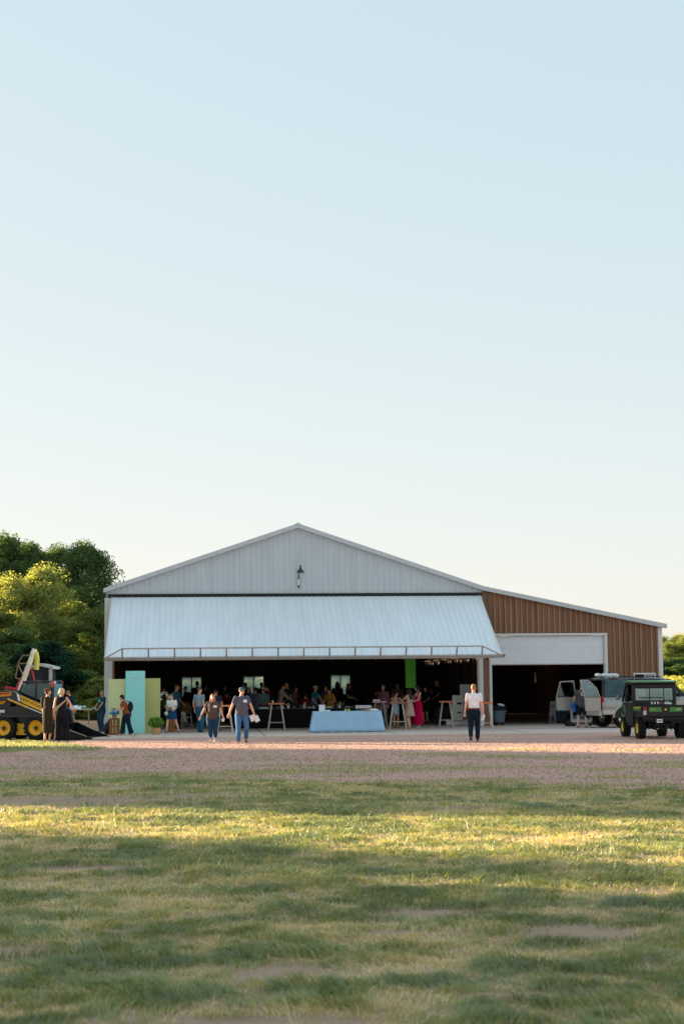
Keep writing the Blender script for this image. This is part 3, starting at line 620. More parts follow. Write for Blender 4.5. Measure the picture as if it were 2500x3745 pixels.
# loose stones on the gravel
n = 42000; xx = r.uniform(-1, 1, n)*13; yy = 28+26*r.random(n)**1.2; ok = (yy > lawn_edge(xx)-.2) & (yy < 57.2+(xx-BX)*.085) & ~((xx < -8.5) & (yy > 46.5)) & (np.abs(xx) < .22*yy+1.5); xx, yy = xx[ok], yy[ok]; n = len(xx)
s = .010+.020*r.random(n)**2; a = r.uniform(0, 2*pi, n); z = np.full(n, .03)
def sp(dx, dy, dz): return np.stack([xx+(dx*np.cos(a)-dy*np.sin(a))*s, yy+(dx*np.sin(a)+dy*np.cos(a))*s, z+dz*s], -1)
T_ = sp(.1, 0, .9); ring = [sp(1, 0, -.2), sp(.1, .9, -.1), sp(-1, .1, -.2), sp(0, -.8, -.1)]
vv = np.stack([q for i in range(4) for q in (ring[i], ring[(i+1) % 4], T_)], 1).reshape(-1, 3)
def stonem():
    m = bpy.data.materials.new('loose_stone'); m.use_nodes = True; t = m.node_tree; b = t.nodes['Principled BSDF']; b.inputs['Roughness'].default_value = .9
    a_ = t.nodes.new('ShaderNodeAttribute'); a_.attribute_name = 'tone'; q = t.nodes.new('ShaderNodeValToRGB'); e = q.color_ramp.elements
    e[0].color = (*lin((140, 110, 98)), 1); e[1].color = (*lin((222, 190, 172)), 1); t.links.new(a_.outputs['Fac'], q.inputs[0]); t.links.new(q.outputs[0], b.inputs['Base Color']); return m
o = bpy.data.objects.new('loose_stones', npmesh('loose_stones', vv, 3, [stonem()], np.repeat(r.random(n), 4))); col.objects.link(o)
tag(o, 'loose pink and grey stones scattered over the gravel', 'stones', kind='stuff')

# ---------------- people ----------------
PEND = []            # (object, extra mesh builder, materials) finished in one go
def finish():
    bpy.context.view_layer.update(); dg = bpy.context.evaluated_depsgraph_get()
    for o, ex, mats in PEND:
        me = bpy.data.meshes.new_from_object(o.evaluated_get(dg)); o.modifiers.clear()
        if ex and ex.v:
            b = bmesh.new(); b.from_mesh(me); m2 = ex.mesh('x', mats); b.from_mesh(m2); b.to_mesh(me); b.free(); bpy.data.meshes.remove(m2)
        me.materials.clear()
        for q in mats: me.materials.append(q)
        me.polygons.foreach_set('use_smooth', [True]*len(me.polygons)); old = o.data; me.name = o.name; o.data = me; bpy.data.meshes.remove(old)
    PEND.clear()
TEXC = bpy.data.textures.new('folds', 'CLOUDS'); TEXC.noise_scale = .09; TEXC.noise_depth = 2
def soft(mb, name, mats, parent, vox, sm=3, folds=0.0, extra=None):
    if not isinstance(mats, (list, tuple)): mats = [mats]
    o = mb.build(name, mats, parent, recalc=True)
    m = o.modifiers.new('r', 'REMESH'); m.mode = 'VOXEL'; m.voxel_size = vox
    m = o.modifiers.new('s', 'SMOOTH'); m.iterations = sm; m.factor = .5
    if folds: m = o.modifiers.new('d', 'DISPLACE'); m.texture = TEXC; m.strength = folds; m.mid_level = .5; m.texture_coords = 'LOCAL'
    PEND.append((o, extra, mats)); return o
def ik(a, t, l1, l2, pole):
    a, t, pole = V(a), V(t), V(pole); d = t-a; L = min(d.length, (l1+l2)*.999); dn = d.normalized()
    x = (l1*l1-l2*l2+L*L)/(2*L); h = sqrt(max(l1*l1-x*x, 0)); p = (pole-dn*pole.dot(dn)).normalized()
    return a+dn*x+p*h, a+dn*L
SKIN = {'l': (226, 172, 146), 't': (208, 150, 120), 'p': (236, 190, 168)}
def cloth(rgb, bump=.25): return M('cloth_%d_%d_%d' % rgb, rgb, .85, 0, .14, 5, bump=bump, bscale=28, spec=.15)
def skinm(k): return M('skin_'+k, SKIN[k], .55, 0, .06, 9, spec=.3)
def person(label, u, v=None, Y=None, h=1.74, face=0, lean=0, w=1.0, feet=((-.055, 0, 0), (.055, 0, 0)), hands=None, head=(0, 0), bend=0, sex='m',
           top=('tee', (70, 72, 80)), bottom=('jeans', (44, 70, 100)), hair=('short', (84, 62, 44)), skin='l', shoe=(60, 52, 46), hat=None, belly=0, group=None, vox=None, badge=None, seat=None, elbow=None, torso_tw=0, z0=None):
    if v is not None: X, Yw = gp(u, v)
    else: Yw = Y; X = dp(u, Yw)
    inside = Yw > 57.2+(X-BX)*.085-0.2 and X > BX-.2
    gz = z0 if z0 is not None else (.056 if inside else (.045 if X > -8.5 or Yw < 46 else float(gh(X, Yw))))
    vox = vox or (.013 if Yw < 60 else .017)
    base = math.atan2(X, Yw)      # keep the facing as seen from the camera
    o = thing('person', label, 'person', (X, Yw, gz), R(face)-base, group)
    P = lambda x, y, z: V((x*h, y*h, z*h)); fem = sex == 'f'
    hipz = .52-bend; lr = R(lean); hip = P(0, 0, hipz)
    def T(x, y, z):           # torso space
        q = V((x, y, z-.52)); tw = R(torso_tw)
        q = V((q.x*cos(tw)-q.y*sin(tw), q.x*sin(tw)+q.y*cos(tw), q.z))
        return V((q.x*h, (q.y*cos(lr)-q.z*sin(lr))*h, hipz*h+(q.z*cos(lr)+q.y*sin(lr))*h))
    side = (T(1, 0, .52)-T(0, 0, .52)).normalized()
    sm = skinm(skin); wb = w
    hw = .094*wb*(1.04 if fem else 1); ww = (.070 if fem else .080)*wb; cw = (.080 if fem else .092)*wb; shx = .098 if fem else .107
    dep = .062*wb; bl = belly*.03
    tor = [(-.008, .455, hw*.72, dep*.9), (0, .50, hw, dep*1.08), (-bl*.5, .56, hw*.93, dep+bl*.5), (-bl, .62, ww+bl*.3, dep*.88+bl), (-bl*.7, .68, (ww+cw)/2, dep*.95+bl*.6), (-(.012 if fem else 0), .74, cw, dep*(1.12 if fem else 1.02)), (0, .79, cw*.98, dep*.9), (.004, .822, shx*.72, dep*.62), (.004, .845, .036, .036)]
    def torso(mb, g, lo=.44, hi=.9): 
        q = [t for t in tor if lo <= t[1] <= hi]
        mb.tube([T(0, a, z) for a, z, _, _ in q], [((r1+g)*h, (r2+g)*h) for _, _, r1, r2 in q], 16, side)
    # joints
    sh = [T(-shx, .004, .805), T(shx, .004, .805)]; hands = hands or (None, None); J = []
    for i, sg in ((0, -1), (1, 1)):
        t = hands[i]
        tgt = T(sg*(shx+.018+.02*w), -.02, .495) if t is None else P(*t)
        pole = V((sg*.35, 1, -.3)) if elbow is None or elbow[i] is None else V(elbow[i])
        e, wr = ik(sh[i], tgt, .172*h, .150*h, pole); J.append((sh[i], e, wr))
    hp = [P(-.048*wb, 0, hipz-.005), P(.048*wb, 0, hipz-.005)]; K = []
    for i in (0, 1):
        f = feet[i]; an = P(f[0], f[1], .043+f[2]); k, a2 = ik(hp[i], an, .245*h, .237*h, (f[0]*2, -1, 0) if len(f) < 4 else f[3]); K.append((hp[i], k, a2))
    # head
    hy, hx = R(head[0]), R(head[1]); nk = T(0, .002, .855); HM = MX.Rotation(hy, 3, 'Z') @ MX.Rotation(hx+lr*.35, 3, 'X')
    hc = nk+HM @ P(0, -.012, .068)
    b = MB(); b.tube([T(0, .004, .815), nk, hc-V((0, 0, .03*h))], [.036*h, .031*h*(.92 if fem else 1.05), .033*h], 10)
    b.ell(hc+HM @ P(0, .006, .012), (.042*h, .052*h, .052*h), 14, 10, HM); b.ell(hc+HM @ P(0, -.014, -.022), (.033*h, .036*h, .042*h), 12, 8, HM)
    b.ell(hc+HM @ P(0, -.053, -.008), (.0075*h, .011*h, .016*h), 8, 6, HM)
    for sg in (-1, 1): b.ell(hc+HM @ P(sg*.043, .006, -.004), (.006*h, .013*h, .019*h), 8, 6, HM)
    torso(b, -.010)
    ex = MB()
    for i, sg in ((0, -1), (1, 1)):
        s_, e, wr = J[i]; am = (.85 if fem else 1)*(.6+.4*w)
        b.tube([s_, s_+(e-s_)*.35, e], [.030*h*am, .028*h*am, .022*h*am], 10); b.tube([e, e+(wr-e)*.3, wr], [.022*h*am, .0225*h*am, .0145*h], 10); b.ell(e, .022*h*am); b.ell(s_, .030*h*am)
        d = (wr-e).normalized(); n = d.cross(V((sg, .2, 0))).normalized(); pc = wr+d*.028*h
        lat = d.cross(n).normalized()      # across the palm
        if lat.y > 0: lat = -lat
        b.tube([wr-d*.004*h, wr+d*.018*h, wr+d*.05*h], [(.0145*h, .011*h), (.021*h, .012*h), (.022*h, .010*h)], 10, lat)
        inn = V((-sg, 0, 0)); inn = (inn-d*inn.dot(d)); inn = inn.normalized() if inn.length > .1 else n
        for q, (off, ln) in enumerate(((.017, .036), (.006, .041), (-.005, .038), (-.016, .030))):
            p0 = wr+d*.046*h+lat*off*h; p1 = p0+(d*.9+inn*.25).normalized()*ln*.5*h; p2 = p1+(d*.65+inn*.75).normalized()*ln*.5*h
            ex.tube([p0, p1, p2], [.0052*h, .0048*h, .0036*h], 6)
        p0 = wr+d*.014*h+lat*.016*h; p1 = p0+(lat*.8+d*.7+inn*.2).normalized()*.02*h; ex.tube([p0, p1, p1+(d+lat*.15+inn*.3).normalized()*.017*h], [.0068*h, .0058*h, .0042*h], 6)
    bk = bottom[0]; bare = bk in ('shorts', 'skirt', 'dress', 'sandal')
    for i in (0, 1):
        a, k, an = K[i]; q = 1.0 if bare else .86
        b.tube([a, a+(k-a)*.35, k], [.050*h*wb*q, .046*h*wb*q, .030*h*q], 12); b.tube([k, k+(an-k)*.28, an], [.030*h*q, .032*h*q*(.9+.1*w), .018*h*q], 12); b.ell(k, .030*h*q)
        b.ell(an+P(0, -.035, -.026), (.021*h, .062*h, .016*h))
    for sg in (-1, 1):
        ex.m = 1; ex.ell(hc+HM @ P(sg*.0165, -.0475, .004), (.0062*h, .003*h, .0035*h), 8, 5, HM); ex.ell(hc+HM @ P(sg*.0165, -.0465, .014), (.010*h, .003*h, .002*h), 8, 4, HM)
    ex.m = 2; ex.ell(hc+HM @ P(0, -.0475, -.031), (.012*h, .004*h, .0035*h), 8, 5, HM); ex.m = 0
    soft(b, 'body', [sm, M('eye_dark', (48, 36, 30), .3), M('lips', (176, 96, 88), .5)], o, vox, 3, 0, ex)
    # hair
    hk, hcol = hair; hm = M('hair_%d_%d_%d' % hcol, hcol, .6, 0, .35, 60, bump=.5, stretch=(1, 1, .15), spec=.35)
    if hk != 'none':
        b = MB()
        if hk in ('short', 'bald'):
            if hk == 'short': b.ell(hc+HM @ P(0, .012, .030), (.045*h, .053*h, .042*h), 14, 10, HM)
            b.ell(hc+HM @ P(0, .028, .006), (.0445*h, .036*h, .034*h), 12, 8, HM)
        else:
            b.ell(hc+HM @ P(0, .014, .027), (.049*h, .056*h, .047*h), 14, 10, HM); b.ell(hc+HM @ P(0, .030, -.004), (.047*h, .038*h, .046*h), 12, 8, HM)
            if hk == 'long':
                b.tube([hc+HM @ P(0, .034, .02), hc+HM @ P(0, .040, -.04), T(0, .048, .80), T(0, .058, .735), T(0, .055, .70)], [(.048*h, .026*h), (.056*h, .026*h), (.060*h, .024*h), (.050*h, .018*h), (.028*h, .010*h)], 12, side)
                for sg in (-1, 1): b.tube([hc+HM @ P(sg*.040, .0, .02), hc+HM @ P(sg*.046, -.004, -.045), T(sg*.055, -.02, .80)], [.014*h, .016*h, .010*h], 8)
            if hk == 'bob':
                for sg in (-1, 1): b.tube([hc+HM @ P(sg*.036, .006, .02), hc+HM @ P(sg*.048, .006, -.05)], [.016*h, .014*h], 8)
                b.tube([hc+HM @ P(0, .034, .0), hc+HM @ P(0, .040, -.055)], [(.050*h, .022*h), (.050*h, .018*h)], 10, side)
            if hk == 'bun': b.ell(hc+HM @ P(0, .060, .03), .026*h)
            if hk == 'pony': b.tube([hc+HM @ P(0, .05, .03), hc+HM @ P(0, .085, -.01), hc+HM @ P(0, .075, -.09)], [.016*h, .020*h, .008*h], 8)
        soft(b, 'hair', hm, o, vox, 2, .006)
    # upper clothing
    tk, tc_ = top[0], top[1]; tm = cloth(tc_); g = .009
    if tk not in ('none',):
        b = MB(); lo = .455 if bk != 'belted' else .53
        if top[0] in ('tuck',): lo = .55
        if bk in ('dress',): lo = .55
        if tk == 'strap': torso(b, g, .55, .76)
        elif tk == 'bandeau': torso(b, g, .55, .75)
        else:
            torso(b, g, lo, .83); b.tube([T(0, .004, .80), T(0, .004, .838)], [(.062*h, .05*h), (.040*h, .040*h)], 12, side)
        if tk in ('tee', 'tuck', 'blouse', 'vee', 'polo', 'long', 'jacket'):
            fr = .62 if tk in ('tee', 'tuck', 'vee', 'polo') else 1.0
            for i in (0, 1):
                s_, e, wr = J[i]; am = (.6+.4*w)
                b.ell(s_, .036*h*am)
                if fr < 1: b.tube([s_-(e-s_)*.05, s_+(e-s_)*.4, s_+(e-s_)*fr*1.08], [.034*h*am, .034*h*am, .034*h*am], 12)
                elif tk == 'blouse': b.tube([s_, s_+(e-s_)*.5, e+(wr-e)*.05], [.042*h, .044*h, .038*h], 12)
                else: b.tube([s_, e], [.041*h*am, .032*h*am], 12); b.ell(e, .032*h*am); b.tube([e, wr], [.032*h*am, .024*h], 12)
        if tk in ('sleeveless', 'strap'):
            for sg in (-1, 1): b.tube([T(sg*.06, -.03, .74), T(sg*.055, .0, .835), T(sg*.06, .03, .74)], .012*h if tk == 'strap' else .024*h, 8)
        nm = 'dress' if bk == 'dress' else ('shirt' if tk not in ('jacket',) else 'jacket')
        if bk != 'dress': soft(b, nm, tm, o, vox*.95, 2, .010)
        else: dressb = b
    belt = None
    # lower clothing
    bc = bottom[1]; bm_ = cloth(bc)
    def skirt(b, zt, zb, fl, n=18, g_=.010, y=0):
        rws = []; pts = []; k = 6
        for j in range(k+1):
            t = j/k; z = zt+(zb-zt)*t; f = hw+g_+(fl)*t**.9; pts.append(P(0, y*t, z-bend)); rws.append((f*h, (f*.72+.008)*h))
        # waist follows the torso lean
        b.tube(pts, rws, n, (1, 0, 0))
        return
    if bk in ('jeans', 'wide', 'capri', 'belted', 'shorts'):
        b = MB(); q = [t for t in tor if t[1] <= .57]; b.tube([T(0, a, z) for a, z, _, _ in q], [((r1+.004)*h, (r2+.004)*h) for _, _, r1, r2 in q], 16, side)
        for i in (0, 1):
            a, k, an = K[i]; d = an-k
            if bk == 'shorts': b.tube([a, a+(k-a)*.5, a+(k-a)*.93], [.060*h*wb, .060*h*wb, .058*h*(.7+.3*wb)], 12)
            else:
                e_ = 1.02 if bk != 'capri' else .80; r1_, r2_, r3_ = ((.062, .052, .066) if bk == 'wide' else (.058, .044, .034) if bk != 'capri' else (.060, .046, .034))
                b.tube([a, a+(k-a)*.4, k], [r1_*h*wb, (r1_+r2_)/2*1.02*h*wb, r2_*h*(.7+.3*wb)], 12); b.ell(k, r2_*h*(.7+.3*wb)); b.tube([k, k+d*.4, k+d*e_], [r2_*h*(.7+.3*wb), r2_*.97*h*(.7+.3*wb) if bk != 'wide' else .058*h, r3_*h], 12)
        soft(b, 'shorts' if bk == 'shorts' else 'trousers', bm_, o, vox*.95, 2, .012)
        if bk == 'capri':
            for i in (0, 1):
                a, k, an = K[i]; c = MB(); c.tube([k+(an-k)*.70, k+(an-k)*.83], .040*h, 12); soft(c, 'cuff', cloth((120, 150, 180)), o, vox, 1)
        if bk == 'belted' or tk == 'tuck':
            c = MB(); c.tube([T(0, 0, .556), T(0, 0, .578)], [((hw*.97+.012)*h, (dep+.016)*h)]*2, 18, side); c.smooth = True; c.sm = [True]*len(c.f); c.build('belt', M('leather_belt', (150, 70, 40), .5), o)
    elif bk == 'skirt':
        b = MB(); ln = bottom[2] if len(bottom) > 2 else .30; fl = bottom[3] if len(bottom) > 3 else .03; skirt(b, .60, .52-ln, fl); soft(b, 'skirt', bm_, o, vox*.95, 2, .012)
    elif bk == 'dress':
        ln = bottom[2]; fl = bottom[3]; skirt(dressb, .62, .52-ln, fl, g_=.004); soft(dressb, 'dress', bm_, o, vox*.95, 2, .012)
    # shoes
    for i in (0, 1):
        a, k, an = K[i]; c = MB(); yaw_ = 0; ax = an
        if shoe == 'none': break
        fl_ = feet[i][2] > .02
        Rt = MX.Rotation(R(30 if fl_ else 0), 3, 'X')
        def q(x, y, z): return ax+Rt @ P(x, y, z)
        c.tube([q(0, .022, -.022), q(0, .0, -.020), q(0, -.035, -.024), q(0, -.072, -.030), q(0, -.088, -.034)], [(.020*h, .018*h), (.024*h, .024*h), (.026*h, .019*h), (.026*h, .013*h), (.014*h, .008*h)], 10, (1, 0, 0))
        soft(c, 'shoe', M('shoe_%d_%d_%d' % shoe, shoe, .6, 0, .1), o, vox*.8, 1)
    if hat:
        hk2, hc2 = hat[0], hat[1]; c = MB(); c.smooth = True
        cc = hc+HM @ P(0, .004, .030)
        def hq(x, y, z): return cc+HM @ P(x, y, z)
        if hk2 == 'cap':
            c.ell(cc+HM @ P(0, .004, .002), (.052*h, .062*h, .042*h), 16, 9, HM); c.m = 1
            vs_ = []; 
            for k in range(9):
                t = pi*k/8; vs_ += [hq(-.048*cos(t), -.035-.012*sin(t), .0), hq(-.050*cos(t), -.045-.062*sin(t)**.7, -.006), ]
            c.add(vs_, [(2*k, 2*k+2, 2*k+3, 2*k+1) for k in range(8)]); c.add([p_-V((0, 0, .006)) for p_ in vs_], [(2*k, 2*k+1, 2*k+3, 2*k+2) for k in range(8)])
            c.build('cap', [cloth(hc2), cloth(hat[2] if len(hat) > 2 else hc2)], o)
        else:
            prof = [(.001, .045), (.034, .044), (.043, .02), (.047, -.004), (.090, -.008), (.092, -.012), (.045, -.012)]
            vs_ = []; n = 18
            for r_, z in prof:
                for k in range(n): t = 2*pi*k/n; vs_.append(hq(r_*cos(t), .004+r_*1.12*sin(t), z+(.014*abs(cos(t))**2 if r_ > .08 else 0)))
            c.add(vs_, [(i*n+k, i*n+(k+1) % n, (i+1)*n+(k+1) % n, (i+1)*n+k) for i in range(len(prof)-1) for k in range(n)]); c.build('hat', [cloth(hc2)], o)
    if badge:      # paper name badge on the chest
        c = MB(); bx_, bz_, bw, bh, rgb = badge; y_ = -(dep+.020+bl*.5); p = [T(bx_+dx, y_ if True else 0, bz_+dz) for dx, dz in ((-bw, -bh), (bw, -bh), (bw, bh), (-bw, bh))]; nrm = (T(0, -1, .7)-T(0, 0, .7)).normalized()*.012
        c.add(p+[a+nrm for a in p], [(0, 1, 2, 3), (4, 5, 6, 7), (0, 1, 5, 4), (1, 2, 6, 5), (2, 3, 7, 6), (3, 0, 4, 7)]); c.build('name_badge', M('badge_%d' % rgb[0], rgb, .5, 0, .03), o)
    return o, [MX.LocRotScale(o.location, o.rotation_euler, None) @ J[i][2] for i in (0, 1)], (lambda x, y, z: MX.LocRotScale(o.location, o.rotation_euler, None) @ T(x, y, z))

def top_h(u, v, Y, vt):
    if v is not None: X, Y = gp(u, v)
    g_ = .056 if (Y > 57+(u-700)*.0005) else .02
    return hz(vt, u, Y)-g_
def PP(label, u, v, Y, vt, h=None, **k):
    g_ = k.get('lean', 0)
    if h is None: h = top_h(u, v, Y, vt)*(1.0 if g_ < 8 else 1/(.48+.52*cos(R(g_))))
    return person(label, u, v, Y, h=h, **k)
DK = (26, 26, 30)
# --- outside, left ---
p1 = PP('auburn-haired woman in a calf-length dark dress, back to the camera by the loader wheel', 174, 2713, None, 2513, sex='f', face=150, top=('blouse', (62, 54, 44)), bottom=('dress', (58, 50, 40), .36, -.004), hair=('bun', (112, 62, 40)), shoe=(190, 170, 150), hands=((-.10, -.06, .47), (.12, -.05, .47)), head=(-40, 0), feet=((-.04, 0, 0), (.045, .02, 0)))
p2 = PP('blonde woman in a sleeveless black jumpsuit holding white paper, back to the camera', 224, 2716, None, 2513, sex='f', face=168, w=1.1, top=('sleeveless', (30, 28, 32)), bottom=('wide', (26, 25, 30)), hair=('bob', (214, 188, 142)), shoe=(200, 196, 190), hands=((-.20, -.20, .60), (.10, -.12, .60)), head=(-35, 8), feet=((-.10, -.02, 0), (.07, 0, 0)))
mb = MB(); T = p2[2]; mb.tube([T(-.10, -.01, .80), T(-.06, .075, .74), T(.03, .09, .66), T(.10, .06, .58), T(.13, .0, .54)], [(.03, .012)]*5, 8); tag(mb.build('crossbody_sash', M('tan_stripes', (186, 160, 128), .8, 0, .4, 30, stretch=(1, 1, 4)), smooth=True), 'tan striped sash worn across the back of the blonde woman in black', 'sash')
mb = MB(); q = p2[1][0]; mb.box(q+V((.08, -.04, .06)), (.30, .20, .012), (.35, .2, .5)); mb.box(q+V((.02, -.02, .075)), (.22, .16, .01), (.5, -.2, .2)); tag(mb.build('paper_sheet', M('paper_blue_white', (206, 226, 234), .7, 0, .03)), 'white paper sheet in the hand of the blonde woman in black', 'paper')
PP('grey-haired man in a navy shirt and khaki shorts bending over the folding table', 272, None, 81, 2536, h=1.72, face=-75, lean=24, top=('tee', (22, 50, 74)), bottom=('shorts', (158, 140, 120)), hair=('short', (120, 108, 100)), skin='t', hands=((-.12, -.26, .50), (.12, -.28, .50)), head=(0, 25), shoe=(60, 60, 60))
p4 = PP('grey-haired man in a teal T-shirt with a round white badge, standing by the shed corner', 373, 2682, None, 2524, face=-55, w=1.12, belly=.7, top=('tee', (18, 82, 84)), bottom=('jeans', (44, 76, 104)), hair=('short', (140, 128, 118)), skin='t', hands=((-.12, -.17, .56), (.13, -.20, .56)), badge=(.04, .745, .022, .022, (226, 232, 228)))
def bouquet(c, r_, cols, label, name='bouquet', cat='flowers', n=14, leaves=True, seed=1, stem=True):
    rg = np.random.default_rng(seed); o = thing(name, label, cat, c)
    mb = MB(); mb.smooth = True
    for i in range(n):
        d = V(rg.normal(size=3)); d.normalize(); d *= r_*rg.random()**.4; d.z = abs(d.z)*.8; mb.m = i % len(cols); mb.ell(d, (r_*.32, r_*.32, r_*.24), 8, 6)
    mb.build('blossoms', [M('petal_%d_%d_%d' % q, q, .7, 0, .12, 30, bump=.4) for q in cols], o)
    if leaves:
        P = np.clip(rg.normal(size=(90, 3)), -1.6, 1.6)*r_*.55; P[:, 2] = np.abs(P[:, 2])*.5-r_*.1
        me = npmesh('leaves', leafquads(P, r_*.5, rg), 4, [leafm['mid']], rg.random(90)); q = bpy.data.objects.new('leaves', me); col.objects.link(q); q.parent = o
    return o
c = (p4[1][0]+p4[1][1])/2+V((-.04, -.06, -.02)); bouquet(c, .10, [(214, 222, 200), (196, 214, 176)], 'small white and green flowers held by the man in the teal shirt', seed=4)
p5 = PP('black-haired woman in a rust-brown blouse and dark wide trousers, leaning left over the wooden crate', 462, 2695, None, 2539, sex='f', face=-82, lean=13, w=1.22, top=('tee', (146, 78, 44)), bottom=('wide', (24, 38, 56)), hair=('bob', (22, 18, 20)), shoe=(190, 170, 160), hands=((-.04, -.27, .61), (.05, -.24, .60)), head=(0, 18), feet=((-.05, -.09, 0), (.05, .12, 0)))
c = (p5[1][0]+p5[1][1])/2+V((-.08, -.02, .04)); bouquet(c, .085, [(224, 226, 208), (232, 232, 226)], 'white blossoms held by the woman in the rust-brown blouse', seed=5, n=8)
mb = MB(); mb.smooth = True; T = p5[2]; q = T(.0, .135, .66); mb.ell(q, (.10, .14, .19), 12, 8); mb.tube([T(.06, .08, .82), q+V((0, 0, .15))], .018, 6); mb.tube([q+V((0, 0, -.12)), q+V((.02, -.03, -.38))], [.035, .02], 8)
tag(mb.build('backpack', M('black_backpack', (26, 24, 26), .8)), 'small black backpack on the woman in the rust-brown blouse', 'backpack')
p6 = PP('short-haired woman in a white patterned T-shirt and blue skirt striding past the potted plant', 628, 2687, None, 2536, sex='f', face=-14, w=1.05, top=('tee', (222, 220, 210)), bottom=('skirt', (22, 70, 108), .17, .028), hair=('short', (150, 112, 80)), shoe=(24, 84, 104), hands=((-.05, -.15, .60), (.09, -.15, .585)), head=(-15, 22), feet=((-.13, -.02, 0), (.16, .10, .01)))
bouquet((p6[1][0]+p6[1][1])/2+V((-.05, -.06, .05)), .09, [(226, 222, 200), (200, 180, 110), (90, 140, 60)], 'small bunch of cream flowers held against the white T-shirt', seed=6, n=9)
mb = MB(); mb.smooth = True; T = p6[2]; mb.tube([T(.05, -.085, .80), T(-.03, -.11, .66), T(-.10, -.11, .55)], .010, 6); mb.ell(T(-.11, -.115, .50), (.07, .04, .08), 10, 7); tag(mb.build('shoulder_bag', M('pale_bag', (206, 204, 180), .7)), 'small pale bag hanging in front of the blue skirt', 'bag')
GI = 'guests under the open door'
PP('man in a steel-blue polo shirt walking behind the woman in the blue skirt', 645, None, 69, 2501, face=55, w=1.08, top=('polo', (52, 104, 138)), bottom=('jeans', (24, 26, 34)), hair=('short', (110, 70, 50)), skin='t', group=GI, hands=((-.15, -.05, .50), (.15, -.10, .54)), head=(15, 10))
PP('man in a grey-blue T-shirt and teal jeans seen from behind, left of the walking couple', 729, 2684, None, 2512, face=142, w=1.05, top=('tee', (132, 150, 164)), bottom=('belted', (38, 92, 118)), hair=('short', (92, 70, 58)), skin='l', group=GI, head=(-30, 0), shoe=(40, 34, 30), feet=((-.05, 0, 0), (.05, -.05, 0)))
PP('broad man in navy T-shirt and dark cap, seen from behind beyond the walking woman', 789, None, 64.5, 2518, face=178, w=1.3, top=('tee', (44, 50, 68)), bottom=('jeans', (34, 60, 84)), hair=('short', (70, 50, 40)), skin='t', hat=('cap', (36, 30, 36), (150, 50, 50)), group=GI)
p10 = PP('woman in a dark V-neck shirt and cuffed capri jeans walking toward the camera', 778, 2719, None, 2540, sex='f', face=-4, w=1.34, belly=.7, top=('vee', (86, 74, 68)), bottom=('capri', (34, 62, 94)), hair=('long', (178, 116, 66)), shoe=(196, 190, 184), hands=((-.295, -.04, .46), (.245, -.06, .455)), head=(-3, -5), feet=((-.035, -.03, 0), (.045, .05, 0)), badge=(.058, .735, .036, .022, (226, 236, 236)), elbow=(V((-1, .3, -.2)), V((1, .3, -.2))))
bouquet(p10[1][1]+V((.01, -.04, -.12)), .085, [(228, 234, 224), (214, 228, 206)], 'round white flower head carried low by the walking woman', seed=7, n=10, leaves=False)
p11 = PP('man in a charcoal T-shirt, jeans and grey-green cap walking toward the camera', 884, 2721, None, 2515, face=4, w=1.2, belly=1.0, top=('tee', (88, 90, 104)), bottom=('jeans', (70, 112, 154)), hair=('short', (150, 96, 56)), shoe=(80, 64, 56), hands=((-.25, -.05, .475), (.235, -.08, .475)), head=(32, 0), hat=('cap', (74, 96, 120), (84, 150, 104)), feet=((-.06, -.04, 0), (.085, .09, .03)), badge=(.055, .745, .034, .024, (222, 236, 238)))
mb = MB(); q = p11[1][1]; mb.box(q+V((-.05, -.05, -.13)), (.15, .012, .20), (0, -.35, 0)); mb.box(q+V((.08, -.03, -.15)), (.15, .012, .20), (0, -.45, 0)); tag(mb.build('folded_card', M('card_white', (222, 216, 220), .7, 0, .04)), 'opened white card in the hand of the walking man', 'card')
